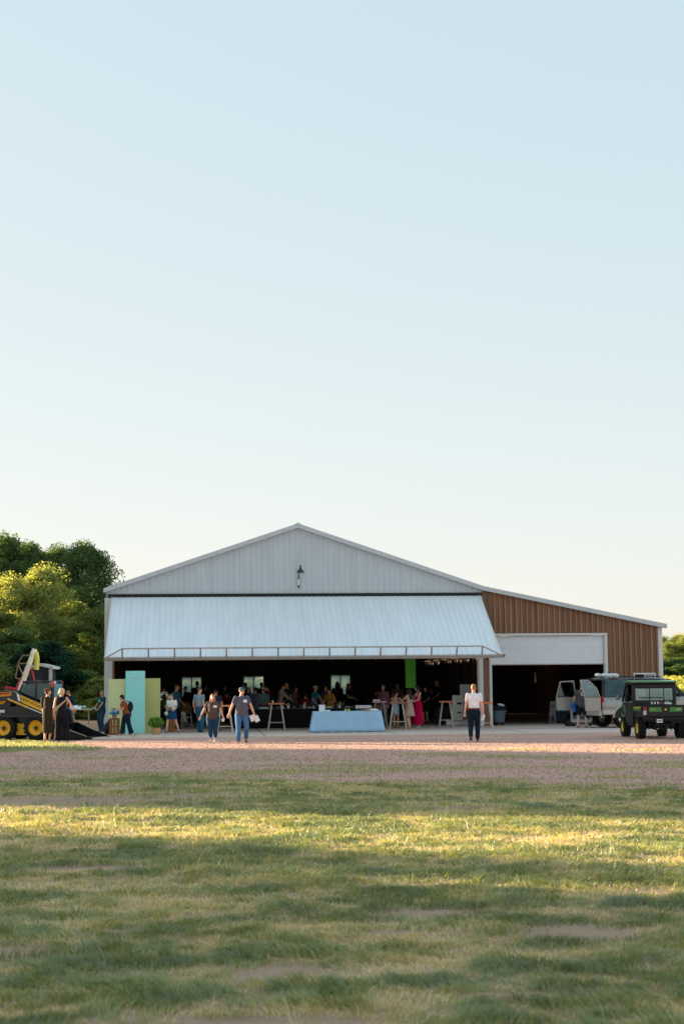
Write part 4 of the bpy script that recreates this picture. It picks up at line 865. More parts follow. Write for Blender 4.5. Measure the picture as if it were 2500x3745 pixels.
# --- crowd behind the buffet ---
GC = 'guests crowding inside the shed'
for (lab, u, Y, vt, kw) in [
    ('man in a beige hat and dark checked shirt left of the buffet', 907, 74, 2511, dict(face=100, top=('long', (70, 46, 44)), bottom=('jeans', DK), hat=('hat', (206, 178, 134)), hands=((-.12, -.2, .56), (.12, -.2, .56)))),
    ('broad man in a slate-blue T-shirt with black hair, behind the capped walker', 934, 72.5, 2512, dict(face=172, w=1.2, top=('tee', (88, 100, 120)), bottom=('jeans', DK), hair=('short', (24, 20, 22)))),
    ('man in a sage-green shirt and pale cap, back to the camera at the buffet end', 963, 71, 2512, dict(face=180, w=1.1, top=('long', (96, 120, 116)), bottom=('belted', (78, 74, 80)), hat=('cap', (206, 188, 160)), hair=('short', (90, 60, 50)))),
    ('man in a maroon plaid shirt with a yellow lanyard, bending over plates', 992, 72.5, 2503, dict(face=-70, lean=16, top=('long', (66, 34, 42)), bottom=('jeans', DK), head=(-20, 30), hair=('short', (60, 30, 20)), skin='t', hands=((-.12, -.24, .55), (.12, -.22, .55)))),
    ('man in a cream sweater reaching to the right over the buffet', 1024, 73, 2500, dict(face=78, lean=8, top=('long', (190, 172, 160)), bottom=('jeans', DK), hair=('short', (24, 18, 18)), hands=((-.10, -.30, .60), (.10, -.30, .56)), head=(10, 20))),
    ('bald man in a dark teal shirt facing the man in the cream sweater', 1052, 74, 2495, dict(face=-40, w=1.1, top=('tee', (30, 58, 72)), bottom=('jeans', DK), hair=('bald', (150, 130, 110)), skin='t', hands=((-.12, -.22, .58), (.12, -.2, .58)), head=(-20, 18))),
    ('woman in a grey-pink hooded top in the dim middle of the shed', 1080, 75, 2510, dict(sex='f', face=60, top=('long', (110, 96, 100)), bottom=('jeans', DK), hair=('bob', (90, 50, 36)))),
    ('short person in a dark red shirt low behind the buffet', 1117, 73, 2537, dict(face=176, w=1.15, top=('long', (134, 24, 26)), bottom=('jeans', DK), hair=('short', (86, 80, 76)))),
    ('man in a bright teal-blue shirt and beige cap bending to the buffet', 1148, 71.5, 2506, dict(face=62, lean=6, w=1.12, top=('tee', (10, 110, 140)), bottom=('jeans', DK), hair=('short', (60, 30, 24)), skin='t', hat=('cap', (210, 196, 170)), hands=((-.14, -.16, .54), (.12, -.22, .54)), badge=(.04, .75, .02, .02, (220, 230, 226)))),
    ('man in a dark blue shirt half hidden behind the woman in the mustard top', 1191, 74, 2505, dict(face=30, top=('tee', (38, 62, 78)), bottom=('jeans', DK), hair=('short', (40, 28, 24)), skin='t')),
    ('black-haired woman in a mustard top with a dark strap, leaning at the buffet', 1208, 70.5, 2514, dict(sex='f', face=-28, lean=12, w=1.15, top=('tee', (158, 112, 52)), bottom=('jeans', (20, 60, 80)), hair=('bob', (18, 16, 20)), hands=((-.16, -.14, .52), (.14, -.2, .62)), head=(25, 25))),
    ('tall dark-clad woman with long hair in front of the third back window', 1234, 78, 2492, dict(sex='f', face=170, w=1.1, top=('long', (18, 18, 20)), bottom=('wide', (16, 16, 18)), hair=('long', (18, 14, 14)))),
    ('long-haired woman in a black top with bare brown arms right of the third window', 1275, 76, 2498, dict(sex='f', face=62, top=('tee', (22, 20, 22)), bottom=('jeans', DK), hair=('long', (26, 16, 14)), skin='t', hands=((-.12, -.2, .62), (.12, -.16, .58)))),
    ('woman in a dim brown top standing behind the grey-haired woman in mauve', 1374, 79, 2524, dict(sex='f', face=40, top=('long', (76, 50, 44)), bottom=('jeans', DK), hair=('bob', (70, 40, 30)))),
    ('grey-haired woman in a mauve top and pale trousers behind the pale high table', 1401, 71.5, 2504, dict(sex='f', face=-20, w=1.1, top=('long', (142, 90, 112)), bottom=('jeans', (150, 140, 150)), hair=('short', (160, 146, 136)), skin='l')),
    ('man in a dim grey T-shirt behind the woman at the orange-topped table', 1453, 77, 2496, dict(face=-8, w=1.25, top=('tee', (96, 90, 88)), bottom=('jeans', DK), hair=('short', (50, 30, 26)), skin='t')),
    ('woman in a black dress with bare legs in the shade right of the red skirt', 1556, 74, 2509, dict(sex='f', face=-30, top=('tee', (20, 20, 24)), bottom=('dress', (20, 20, 24), .2, .02), hair=('long', (30, 20, 20)), hands=((-.08, -.2, .62), (.1, -.2, .6)))),
    ('blond man in a black shirt and blue jeans holding a small plate near the sign', 1600, 77.5, 2488, dict(face=-52, w=1.08, top=('polo', (22, 24, 28)), bottom=('jeans', (34, 66, 88)), hair=('short', (206, 172, 120)), skin='t', hands=((-.10, -.25, .60), (.10, -.2, .58)), head=(0, 18), shoe=(110, 110, 110))),
    ('dark-clad man leaning forward left of the first back window', 697, 80, 2512, dict(face=-60, lean=26, w=1.35, top=('long', (20, 20, 24)), bottom=('jeans', (18, 18, 22)), hair=('short', (24, 18, 16)))),
    ('tall dark figure in front of the right pane of the first back window', 721, 83, 2490, dict(face=180, w=1.1, top=('long', (18, 18, 20)), bottom=('jeans', (18, 18, 22)), hair=('short', (16, 14, 14)))),
    ('dark figure before the left pane of the second back window', 898, 84, 2496, dict(face=160, top=('long', (22, 18, 18)), bottom=('jeans', DK), hair=('short', (16, 14, 14)))),
    ('dark broad figure before the right pane of the second back window', 956, 84, 2494, dict(face=178, w=1.25, top=('long', (20, 18, 20)), bottom=('jeans', DK), hair=('short', (16, 14, 14)))),
    ('faint figure in a dim grey shirt above the navy T-shirt man', 822, 81, 2506, dict(face=-20, top=('tee', (78, 70, 72)), bottom=('jeans', DK), hair=('short', (50, 34, 30)))),
    ('small figure in a dim red shirt between the walking couple', 829, 78, 2535, dict(face=30, top=('tee', (110, 20, 26)), bottom=('jeans', DK), hair=('short', (40, 26, 24)))),
    ('faint dark-haired person behind the edge of the right green panel', 600, 76, 2513, dict(sex='f', face=-10, top=('long', (54, 30, 30)), bottom=('jeans', DK), hair=('bob', (50, 30, 26)))),
    ('faint figure in brown between the blue polo man and the first window', 752, 82, 2504, dict(face=10, top=('long', (44, 36, 36)), bottom=('jeans', DK), hair=('short', (50, 36, 30))))]:
    d = dict(kw); d.setdefault('group', GC); PP(lab, u, None, Y, vt, **d)
# --- women at the orange-topped high table ---
GW = 'young women at the high table'
PP('bare-shouldered woman in a short pale blue dress, back to the camera at the high table', 1446, 2667, None, 2527, sex='f', face=172, w=.92, top=('bandeau', (190, 200, 212)), bottom=('dress', (156, 174, 198), .17, .012), hair=('pony', (26, 18, 18)), skin='t', hands=((-.24, -.12, .62), (.06, -.16, .62)), head=(-60, 10), shoe=(120, 70, 50), group=GW, feet=((-.06, -.06, .0), (.03, .02, 0)))
PP('long-haired woman in a short beige sleeveless dress beside the high table', 1497, 2671, None, 2516, sex='f', face=-128, w=.95, top=('sleeveless', (186, 158, 142)), bottom=('dress', (186, 158, 142), .21, .065), hair=('long', (24, 18, 18)), hands=((-.16, -.20, .66), (.05, -.26, .74)), shoe=(190, 130, 110), group=GW, feet=((-.03, 0, 0), (.05, .03, 0)))
PP('woman in a long crimson skirt with long black hair beside the beige dress', 1529, 2667, None, 2504, sex='f', face=-62, w=.95, top=('strap', (176, 20, 66)), bottom=('skirt', (196, 8, 70), .44, .055), hair=('long', (20, 16, 18)), hands=((-.10, -.18, .58), (.1, -.20, .6)), shoe=(206, 196, 190), group=GW, head=(-25, 10))
mb = MB(); mb.smooth = True; X_, Y_ = gp(1500, 2671); mb.ell((X_-.07, Y_+.02, 1.07), (.05, .11, .14), 10, 7); tag(mb.build('shoulder_bag', M('black_bag', (18, 18, 20), .5)), 'small black bag at the hip of the woman in the beige dress', 'bag')
# --- right side ---
p13 = PP('man in a white shirt, brown belt and dark jeans walking toward the shed', 1734, 2716, None, 2503, face=176, w=1.1, top=('tuck', (236, 234, 242)), bottom=('belted', (22, 36, 54)), hair=('short', (158, 112, 70)), skin='l', shoe=(104, 56, 34), hands=((-.155, -.03, .48), (.165, .0, .47)), head=(14, 0), feet=((-.05, -.06, 0), (.055, .12, .045)))
mb = MB(); q = p13[1][0]; mb.box(q+V((.0, -.02, -.14)), (.10, .02, .17), (0, .3, .4)); tag(mb.build('folded_paper', M('card_white', (222, 216, 220), .7, 0, .04)), 'folded white paper in the right hand of the man in the white shirt', 'paper')
p14 = PP('man in a grey T-shirt and dark shorts between the open doors of the tan car', 2126, None, 65.2, 2520, h=1.74, face=172, lean=4, w=1.3, belly=.8, top=('tee', (84, 80, 84)), bottom=('shorts', (18, 36, 46)), hair=('short', (90, 70, 56)), shoe=(120, 112, 108), hands=((-.12, -.2, .60), (.20, -.14, .54)), feet=((-.085, 0, 0), (.10, 0, 0)), head=(0, 12))
mb = MB(); T = p14[2]; mb.smooth = True
for k in range(9):
    a_ = 2*pi*k/9; mb.ell(T(-.035+.030*cos(a_), .088+.002*k % 2*.001, .745+.034*sin(a_)), (.026, .006, .026), 8, 5)
mb.build('shirt_print', M('print_white', (216, 222, 220), .8), None); o = bpy.context.scene.objects['shirt_print']
root14 = p14[0]; o.parent = root14; o.matrix_parent_inverse = MX.LocRotScale(root14.location, root14.rotation_euler, None).inverted()
mb = MB(); mb.smooth = True; q = p14[1][1]; mb.ell(q+V((-.05, -.03, -.06)), (.09, .06, .10), 10, 7); mb.tube([q+V((0, 0, -.1)), q+V((.05, 0, -.32))], [.07, .10], 9); tag(mb.build('blue_bag', M('blue_plastic', (0, 110, 200), .4, 0, .3, 20, bump=.6)), 'bright blue plastic bag in the left hand of the man in the grey T-shirt', 'bag')
PP('man in a dark cap leaning into the rear of the tan car', 2168, None, 69.3, 2505, h=1.72, face=75, lean=42, top=('tee', (40, 46, 54)), bottom=('jeans', DK), hair=('short', (60, 46, 40)), skin='t', hat=('cap', (66, 64, 68)), hands=((-.12, -.3, .52), (.12, -.32, .50)), head=(0, 15))
finish()

# ---------------- furniture ----------------
def ground_z(X, Y): return .057 if (X > BX-.2 and Y > 57.2+(X-BX)*.085-.2) else float(gh(X, Y))+.03
m_tleg = M('pale_table_leg', (186, 176, 162), .6, 0, .12)
def bistro(u, v, wpx, topc, label, ang=0):
    X, Y = gp(u, v); s = wpx/FPX*Y; o = thing('high_table', label, 'high table', (X, Y, ground_z(X, Y)), ang-math.atan2(X, Y), 'tall bistro tables in the shed entrance')
    H = 1.06; mb = MB(); mb.box((0, 0, H-.03), (s, s, .055)); mb.build('table_top', M('top_%d' % topc[0], topc, .5, 0, .22, 5, stretch=(.4, 3, 1)), o, .008)
    for sx in (-1, 1):
        for sy in (-1, 1):
            mb = MB(); mb.tube([(sx*(s*.5-.02)*1.12, sy*(s*.5-.02)*1.12, 0), (sx*(s*.5-.13), sy*(s*.5-.13), H-.058)], [.026, .034], 4); mb.build('leg', m_tleg, o)
    for a in ((-1, -1, 1, -1), (-1, 1, 1, 1)):
        k = s*.5*1.0; mb = MB(); mb.bar((a[0]*k, a[1]*k, .30), (a[2]*k, a[3]*k, .30), .018, .018); mb.build('crossbar', m_alu, o)
    return o, X, Y
OR = (214, 118, 66)
bistro(1011, 2676, 58, OR, 'orange-topped high table standing alone between the cap man and the blue tablecloth')
tC = bistro(1455, 2673, 58, (176, 106, 74), 'orange-topped high table where the three young women gather')
bistro(1631, 2666, 50, (214, 200, 188), 'pale-topped high table left of the welcome sign')
bistro(1772, 2680, 58, (204, 110, 40), 'orange-topped high table half hidden behind the man in the white shirt')
bistro(823, 2693, 56, (212, 128, 84), 'orange-topped high table behind the walking couple')
tF = bistro(1388, 2666, 52, (206, 194, 184), 'pale-topped high table in front of the grey-haired woman in mauve')
def drape(o, L, D, H, flare, amp, mat, name='tablecloth', z0=.02):
    mb = MB(); per = []; nL, nD = 44, 14; a, b = L/2, D/2
    for i in range(nL): per.append((-a+L*i/nL, -b, 0, -1))
    for i in range(nD): per.append((a, -b+D*i/nD, 1, 0))
    for i in range(nL): per.append((a-L*i/nL, b, 0, 1))
    for i in range(nD): per.append((-a, b-D*i/nD, -1, 0))
    n = len(per); rows = 7; vs_ = []
    for j in range(rows):
        t = j/(rows-1)
        for i, (x, y, nx, ny) in enumerate(per):
            cd_ = min(abs(abs(x)-a)+0, 9) if ny else min(abs(abs(y)-b), 9); corner = max(0, 1-cd_/.25)
            f = (flare*(.25+1.6*corner)+amp*sin(i*1.15+sin(i*.37)*2)*(.4+corner))*t
            nl = sqrt(x*x+y*y); dx, dy = (nx+(x/nl)*corner, ny+(y/nl)*corner); dl = sqrt(dx*dx+dy*dy)
            vs_.append((x+dx/dl*f, y+dy/dl*f, H-(H-z0-.012*sin(i*.9)*t)*t))
    fs = [(j*n+i, j*n+(i+1) % n, (j+1)*n+(i+1) % n, (j+1)*n+i) for j in range(rows-1) for i in range(n)]+[tuple(range(n))]
    mb.add(vs_, fs); mb.smooth = True; mb.sm = [True]*(len(fs)-1)+[False]
    q = mb.build(name, mat, o); m_ = q.modifiers.new('s', 'SOLIDIFY'); m_.thickness = .004; m_.offset = 1; return q
def ftable(X, Y, L, D, H, rz, label, group=None, top=(196, 192, 186)):
    o = thing('folding_table', label, 'table', (X, Y, ground_z(X, Y)), rz, group)
    mb = MB(); mb.box((0, 0, H-.02), (L, D, .04)); mb.build('table_top', M('ftop_%d' % top[0], top, .5, 0, .06), o, .006)
    for sx in (-1, 1):
        mb = MB(); x = sx*(L/2-.15)
        for sy in (-1, 1): mb.tube([(x, sy*(D/2-.06), 0), (x, sy*(D/2-.06), H-.041)], .015, 8)
        mb.tube([(x, -D/2+.06, .2), (x, D/2-.06, .2)], .012, 8); mb.build('leg_frame', m_alu, o)
    return o
# blue-clothed table and what stands on it
Xb, Yb = gp(1268, 2684); Lb = (1392-1146)/FPX*Yb; rzb = YAW*.7
ftable(Xb, Yb+.38, Lb-.02, .72, .73, rzb, 'folding table hidden under the pale blue cloth')
oc = thing('tablecloth', 'pale blue cloth covering the long table in front of the buffet', 'tablecloth', (Xb, Yb+.38, ground_z(Xb, Yb)), rzb)
drape(oc, Lb, .76, .765, .09, .018, M('pale_blue_cloth', (160, 198, 226), .85, 0, .06, 3, bump=.2, bscale=14), 'cloth')
def onblue(u, dy=0.0): return V((dp(u, Yb+.15+dy, .8), Yb+.15+dy+(dp(u, Yb, .8)-Xb)*rzb, ground_z(Xb, Yb)+.767))
mw = M('white_card', (226, 226, 232), .6, 0, .03)
def put(mb, name, mat, label, cat, group=None, bevel=.004, smooth=None): return tag(mb.build(name, mat, bevel=bevel, smooth=smooth), label, cat, group)
c = onblue(1177); mb = MB(); mb.box(c+V((0, 0, .125)), (.215, .10, .245)); put(mb, 'card_box', mw, 'white upright box on the left end of the blue tablecloth', 'box')
c = onblue(1198); mb = MB(); mb.box(c+V((0, 0, .03)), (.19, .16, .05)); put(mb, 'guest_book', mw, 'white flat book beside the white upright box', 'book')
for u, d_, w_ in ((1263, 0, 'left'), (1275, .08, 'right')):
    c = onblue(u, d_); mb = MB(); mb.smooth = True; mb.ell(c+V((0, 0, .042)), .042, 14, 10); put(mb, 'ball', M('lime_green', (196, 214, 96), .6), 'yellow-green ball on the blue tablecloth, %s one of the pair' % w_, 'ball', 'yellow-green balls', 0)
c = onblue(1344); mb = MB(); mb.smooth = True; mb.lathe([(.01, .004), (.12, .004), (.16, .07), (.15, .07), (.115, .015), (.01, .012)], c, 20); put(mb, 'basket', M('wicker', (190, 150, 104), .8, 0, .3, 40, bump=.6), 'flat wicker basket near the right end of the blue tablecloth', 'basket', None, 0)
c = onblue(1366); mb = MB(); mb.box(c+V((0, 0, .045)), (.36, .26, .05)); mb.box(c+V((-.02, 0, .078)), (.26, .2, .016)); put(mb, 'tray', mw, 'white lidded tray on the right end of the blue tablecloth', 'tray')
for u in (1306, 1322): c = onblue(u, .05); mb = MB(); mb.smooth = True; mb.ell(c+V((0, 0, .02)), (.03, .03, .02), 10, 7); put(mb, 'small_candle', M('lime_green', (196, 214, 96), .6), 'tiny green candle %s on the blue tablecloth' % ('beside the basket' if u == 1322 else 'between the balls and the basket'), 'candle', 'tiny green candles', 0)
# cooler tub behind
X_, Y_ = dp(1327, 66.5, .8), 66.6; mb = MB(); mb.box((X_, Y_, .92), (.60, .34, .12)); mb.m = 1; mb.box((X_, Y_, .80), (.57, .31, .115))
put(mb, 'cooler_box', [mw, M('navy_tub', (24, 52, 92), .4)], 'white-lidded navy cooler box between the blue table and the buffet', 'cooler')
mb = MB(); mb.box((X_, Y_, .40), (.62, .36, .68)); put(mb, 'cooler_stand', M('black_cloth', (10, 10, 13), .95, 0, .2), 'black stand carrying the navy cooler box', 'stand')
# buffet tables with black cloths
mbk = M('black_cloth', (10, 10, 13), .95, 0, .2)
bufY = 68.3; u0, u1 = 855, 1366; X0, X1 = dp(u0, bufY, .7), dp(u1, bufY, .7); n = 3; L = (X1-X0)/n
bw = ['left', 'middle', 'right']; BUF = []
for i in range(n):
    X = X0+L*(i+.5); Y = bufY+.4+(X-X0)*YAW
    ftable(X, Y, L-.03, .74, .74, YAW, '%s one of the three buffet tables, hidden under a black cloth' % bw[i], 'buffet tables')
    o = thing('tablecloth', '%s of the three black floor-length cloths on the buffet' % bw[i], 'tablecloth', (X, Y, .057), YAW, 'black buffet cloths'); drape(o, L-.01, .77, .775, .012, .012, mbk, 'cloth')
    mb = MB(); mb.box((X, Y, .8365+.002), (L-.08, .60, .006), (0, 0, YAW)); put(mb, 'table_runner', M('grey_runner', (150, 154, 164), .8, 0, .1), 'pale grey runner along the top of the %s buffet table' % bw[i], 'table runner', 'buffet runners', 0); BUF.append((X, Y))
rg = np.random.default_rng(21)
kinds = []
def at_buf(t, dy): X = X0+(X1-X0)*t; return V((X, bufY+.4+(X-X0)*YAW+dy, .843))
spots = [(.03, 'cup'), (.07, 'tray'), (.12, 'bowl'), (.17, 'jar'), (.21, 'tray'), (.26, 'plates'), (.31, 'bowl'), (.35, 'cup'), (.385, 'flowers'), (.43, 'bowl'), (.475, 'jar'), (.50, 'flowers'), (.54, 'plates'), (.57, 'cup'), (.67, 'tray'), (.70, 'plates'), (.735, 'bottle'), (.755, 'flowers'), (.78, 'bottle'), (.81, 'plates'), (.84, 'bowl'), (.87, 'jar'), (.90, 'fruit'), (.93, 'bowl'), (.96, 'bottle'), (.985, 'cup')]
LB = {'cup': 'white cup', 'tray': 'white serving tray', 'bowl': 'grey serving bowl', 'jar': 'dark glass jar', 'plates': 'stack of white plates', 'bottle': 'dark bottle', 'flowers': 'small white flower arrangement', 'fruit': 'bowl of orange fruit'}
WH = ['at the far left end', 'near the left end', 'left of the middle', 'in the middle', 'right of the middle', 'near the right end', 'at the far right end']
seen = {}
for t, k in spots:
    c = at_buf(t, rg.uniform(-.2, .12)); mb = MB(); mb.smooth = True; q = seen.get(k, 0); seen[k] = q+1
    lab = '%s %s of the buffet, %s such one' % (LB[k], WH[int(t*6.99)], ['first', 'second', 'third', 'fourth', 'fifth'][q])
    if k == 'cup': mb.lathe([(.001, .002), (.03, .002), (.038, .10), (.035, .10), (.028, .01), (.001, .01)], c, 14); put(mb, 'cup', mw, lab, 'cup', 'things on the buffet', 0)
    elif k == 'tray': mb.smooth = False; mb.box(c+V((0, -.06, .03)), (.40, .28, .045)); mb.box(c+V((0, -.06, .06)), (.34, .22, .012)); put(mb, 'serving_tray', mw, lab, 'tray', 'things on the buffet')
    elif k == 'bowl': mb.lathe([(.001, .003), (.06, .003), (.12, .08), (.115, .085), (.055, .015), (.001, .01)], c, 18); put(mb, 'serving_bowl', M('grey_ceramic', (120, 122, 118), .4), lab, 'bowl', 'things on the buffet', 0)
    elif k == 'jar': mb.lathe([(.001, .002), (.05, .002), (.055, .02), (.055, .13), (.035, .15), (.035, .17), (.001, .17)], c, 16); put(mb, 'glass_jar', M('dark_glass', (60, 66, 60), .15), lab, 'jar', 'things on the buffet', 0)
    elif k == 'plates':
        for j in range(5): mb.lathe([(.001, .004+j*.014), (.09, .004+j*.014), (.125, .018+j*.014), (.12, .019+j*.014), (.001, .010+j*.014)], c, 18)
        put(mb, 'plate_stack', mw, lab, 'plates', 'things on the buffet', 0)
    elif k == 'bottle': mb.lathe([(.001, .002), (.036, .002), (.038, .16), (.014, .21), (.014, .27), (.001, .27)], c, 14); put(mb, 'bottle', M('green_bottle', (34, 48, 36), .15), lab, 'bottle', 'things on the buffet', 0)
    elif k == 'flowers':
        o = bouquet(c+V((0, 0, .15)), .11, [(214, 208, 190), (196, 186, 150)], lab, 'flower_arrangement', 'flowers', n=9, seed=int(t*99)); o['group'] = 'things on the buffet'
        mb.lathe([(.001, -.147), (.05, -.147), (.06, -.06), (.045, .0), (.001, .0)], (0, 0, 0), 14); mb.build('vase', mw, o)
    else:
        o = thing('fruit_bowl', lab, 'bowl', c, 0, 'things on the buffet'); mb.lathe([(.001, .003), (.06, .003), (.13, .07), (.125, .075), (.055, .015), (.001, .01)], (0, 0, 0), 18); mb.build('bowl', mw, o)
        mb = MB(); mb.smooth = True
        for j in range(6): mb.ell((.06*cos(j), .06*sin(j), .085), .036, 10, 7)
        mb.build('fruit', M('orange_fruit', (220, 120, 40), .5), o)
for (tt, w_) in ((tC, 'three young women'), ): 
    mb = MB(); mb.smooth = True; mb.lathe([(.001, .002), (.10, .002), (.15, .02), (.145, .024), (.001, .012)], (tt[1]-.05, tt[2], 1.06+.058), 20); put(mb, 'plate', mw, 'white plate on the orange table of the three young women', 'plate', None, 0)
mb = MB(); mb.box((tF[1]-.12, tF[2], 1.06+.10), (.28, .24, .07)); put(mb, 'box', mw, 'small white box on the pale high table by the woman in mauve', 'box')
X_, Y_ = gp(1011, 2676); mb = MB(); mb.smooth = True; mb.lathe([(.001, .002), (.028, .002), (.036, .09), (.001, .09)], (X_-.14, Y_, 1.119), 14); put(mb, 'cup', mw, 'white cup standing on the lone orange-topped high table', 'cup', None, 0)
# ---- backdrop panels, crate stands, plants ----
def panel(u0, u1, vt, vb, rgb, label, dY=0.0, up=False):
    um = (u0+u1)/2; X, Y = gp(um, vb); Y += dY; X = dp(um, Y); w_ = (u1-u0)/FPX*Y; h = hz(vt, um, Y)-ground_z(X, Y)
    o = thing('backdrop_panel', label, 'panel', (X, Y, ground_z(X, Y)), YAW*.5, 'freestanding painted panels')
    mb = MB(); mb.box((0, 0, h/2+.002), (w_, .045, h)); mb.build('board', M('panel_%d' % rgb[0], rgb, .7, 0, .04, 1.5), o, .006)
    for s in (-1, 1): mb = MB(); mb.bar((s*w_*.35, .03, h*.75), (s*w_*.35, .55, .03), .04, .04); mb.bar((s*w_*.35, .03, .02), (s*w_*.35, .6, .02), .04, .035); mb.build('brace', m_wood, o)
    return o, w_, h
panel(397, 459, 2484, 2689, (214, 222, 164), 'sage green freestanding panel left of the taller mint panel', .25)
pc, w_, h_ = panel(460, 530, 2454, 2688, (160, 234, 228), 'tallest mint-blue panel with faint white script near its top')
panel(530, 586, 2481, 2686, (202, 204, 132), 'olive-green freestanding panel right of the taller mint panel', .25)
mb = MB(); pts = []; n = 90
for i in range(n): t = i/(n-1); A_ = .016+.028*(1 if i in range(0, 9) or i in range(44, 53) else .35); pts.append((-.22+.44*t+.012*sin(t*70), -.030, h_-.25+A_*sin(t*62)))
mb.smooth = True; mb.tube(pts, .0055, 5); mb.build('script_lettering', mw, pc)
def crate(X, Y, sx, sy, H, label, mat, group='upright wooden crates'):
    o = thing('crate_stand', label, 'crate', (X, Y, ground_z(X, Y)), .12, group)
    for s in (-1, 1):
        for k in range(3):
            mb = MB(); mb.box((-sx/2+sx*(k+.5)/3, s*sy/2, H/2), (sx/3-.025, .018, H)); mb.build('slat', mat, o)
            mb = MB(); mb.box((s*(sx/2+.0), (-.5+(k+.5)/3)*sy*.94, H/2), (.018, sy/3-.03, H-.02)); mb.build('slat', mat, o)
    mb = MB(); mb.box((0, 0, .03), (sx-.03, sy-.03, .05)); mb.box((0, 0, H*.5), (sx-.03, sy-.03, .03)); mb.box((0, 0, H-.03), (sx-.03, sy-.03, .05)); mb.build('inner_board', m_darkw, o); return H
mcr = M('crate_wood', (150, 98, 52), .7, 0, .3, 7, bump=.3, stretch=(3, 3, .4))
X_, Y_ = gp(419, 2693); H_ = crate(X_, Y_, .36, .34, (2693-2633)/FPX*Y_, 'upright wooden crate carrying the blue hydrangea, left of the leaning woman', mcr)
o = bouquet(V((X_, Y_, ground_z(X_, Y_)+H_+.17)), .17, [(70, 170, 214), (110, 196, 226), (40, 140, 200)], 'bright blue hydrangea in a small pot on the wooden crate', 'potted_hydrangea', 'flowers', n=46, seed=12)
mb = MB(); mb.smooth = True; mb.lathe([(.001, -.17), (.07, -.17), (.09, -.06), (.10, -.02), (.001, -.02)], (0, 0, 0), 16); mb.build('pot', M('pale_pot', (170, 150, 136), .7), o)
X_, Y_ = gp(616, 2683); X_ += .05; Y_ += .4; H_ = crate(X_, Y_, .34, .34, .84, 'tall wooden crate stand behind the woman in the blue skirt', mcr)
o = thing('flower_arrangement', 'arching white orchid arrangement beside the olive-green panel', 'flowers', (X_-.1, Y_, ground_z(X_, Y_)+H_))
mb = MB(); mb.smooth = True; mb.lathe([(.001, 0.002), (.09, .002), (.12, .16), (.11, .17), (.001, .15)], (0, 0, 0), 16); mb.build('vase', mw, o)
rg = np.random.default_rng(8); bl = MB(); bl.smooth = True; st = MB(); st.smooth = True
for k in range(7):
    a_ = rg.uniform(0, 6.28); e_ = V((cos(a_)*.22-.12, sin(a_)*.15, .38+.2*rg.random())); st.tube([(0, 0, .14), e_*.6+V((0, 0, .12)), e_], .006, 5)
    for j in range(5): bl.ell(e_+V(rg.normal(size=3))*.06, (.04, .04, .03), 8, 5)
st.build('stem', leafm['dark'], o); bl.build('blossoms', M('petal_w', (232, 228, 220), .7, 0, .06), o)
P = rg.normal(size=(160, 3))*(.16, .12, .12)+(0, 0, .26); q = bpy.data.objects.new('leaves', npmesh('leaves', leafquads(P, .08, rg), 4, [leafm['dark']], rg.random(160))); col.objects.link(q); q.parent = o
X_, Y_ = gp(571, 2691); o = thing('potted_plant', 'leafy green plant in a woven basket at the foot of the olive-green panel', 'potted plant', (X_, Y_, ground_z(X_, Y_)))
mb = MB(); mb.smooth = True; mb.lathe([(.001, .002), (.15, .002), (.175, .12), (.165, .235), (.150, .24), (.001, .2)], (0, 0, 0), 24); mb.build('basket', M('wicker', (190, 150, 104), .8, 0, .3, 40, bump=.6), o)
d = rg.normal(size=(900, 3)); d /= np.linalg.norm(d, axis=1)[:, None]; P = d*(.31, .28, .20)*(rg.random((900, 1))**.5)+(0, 0, .43); q = bpy.data.objects.new('leaves', npmesh('leaves', leafquads(P, .085, rg), 4, [leafmat('plant_leaves', (70, 120, 50), (140, 180, 84), .35)], rg.random(900))); col.objects.link(q); q.parent = o
mb = MB(); mb.smooth = True
for k in range(9): a_ = k*.7; mb.tube([(0, 0, .2), (cos(a_)*.12, sin(a_)*.1, .42)], .006, 5)
mb.build('stem', leafm['dark'], o)
# ---- folding chairs ----
def fchair(X, Y, rz, label, group, rgb=(196, 200, 206), folded=False, z=None):
    o = thing('folding_chair', label, 'chair', (X, Y, ground_z(X, Y)), rz, group); m_ = M('chair_%d' % rgb[0], rgb, .45, .1, .05)
    if not folded:
        mb = MB(); mb.box((0, 0, .44), (.40, .40, .03)); mb.build('seat', m_, o, .006)
        mb = MB(); mb.box((0, .25, .78), (.40, .02, .20), (-.2, 0, 0)); mb.build('backrest', m_, o, .006)
        for s in (-1, 1):
            mb = MB(); mb.bar((s*.21, -.22, 0), (s*.21, .29, .88), .022, .022); mb.build('leg', m_, o); mb = MB(); mb.bar((s*.18, .24, 0), (s*.18, -.16, .43), .022, .022); mb.build('leg', m_, o)
        mb = MB(); mb.bar((-.18, .17, .14), (.18, .17, .14), .018, .018); mb.build('crossbar', m_, o)
    else:
        mb = MB(); mb.box((0, .02, .52), (.38, .03, .38), (.06, 0, 0)); mb.build('seat', m_, o, .006)
        mb = MB(); mb.box((0, .045, .86), (.38, .02, .18)); mb.build('backrest', m_, o, .006)
        for s in (-1, 1): mb = MB(); mb.bar((s*.2, -.03, 0), (s*.2, .05, .95), .022, .022); mb.build('leg', m_, o); mb = MB(); mb.bar((s*.17, .08, 0), (s*.17, .0, .60), .02, .02); mb.build('leg', m_, o)
    return o
X_, Y_ = gp(682, 2666); fchair(X_, Y_, .3, 'white folding chair with an olive jacket and pale cloth, left of the grey-blue T-shirt man', None)
mb = MB(); mb.smooth = True; rg = np.random.default_rng(5); n = 12
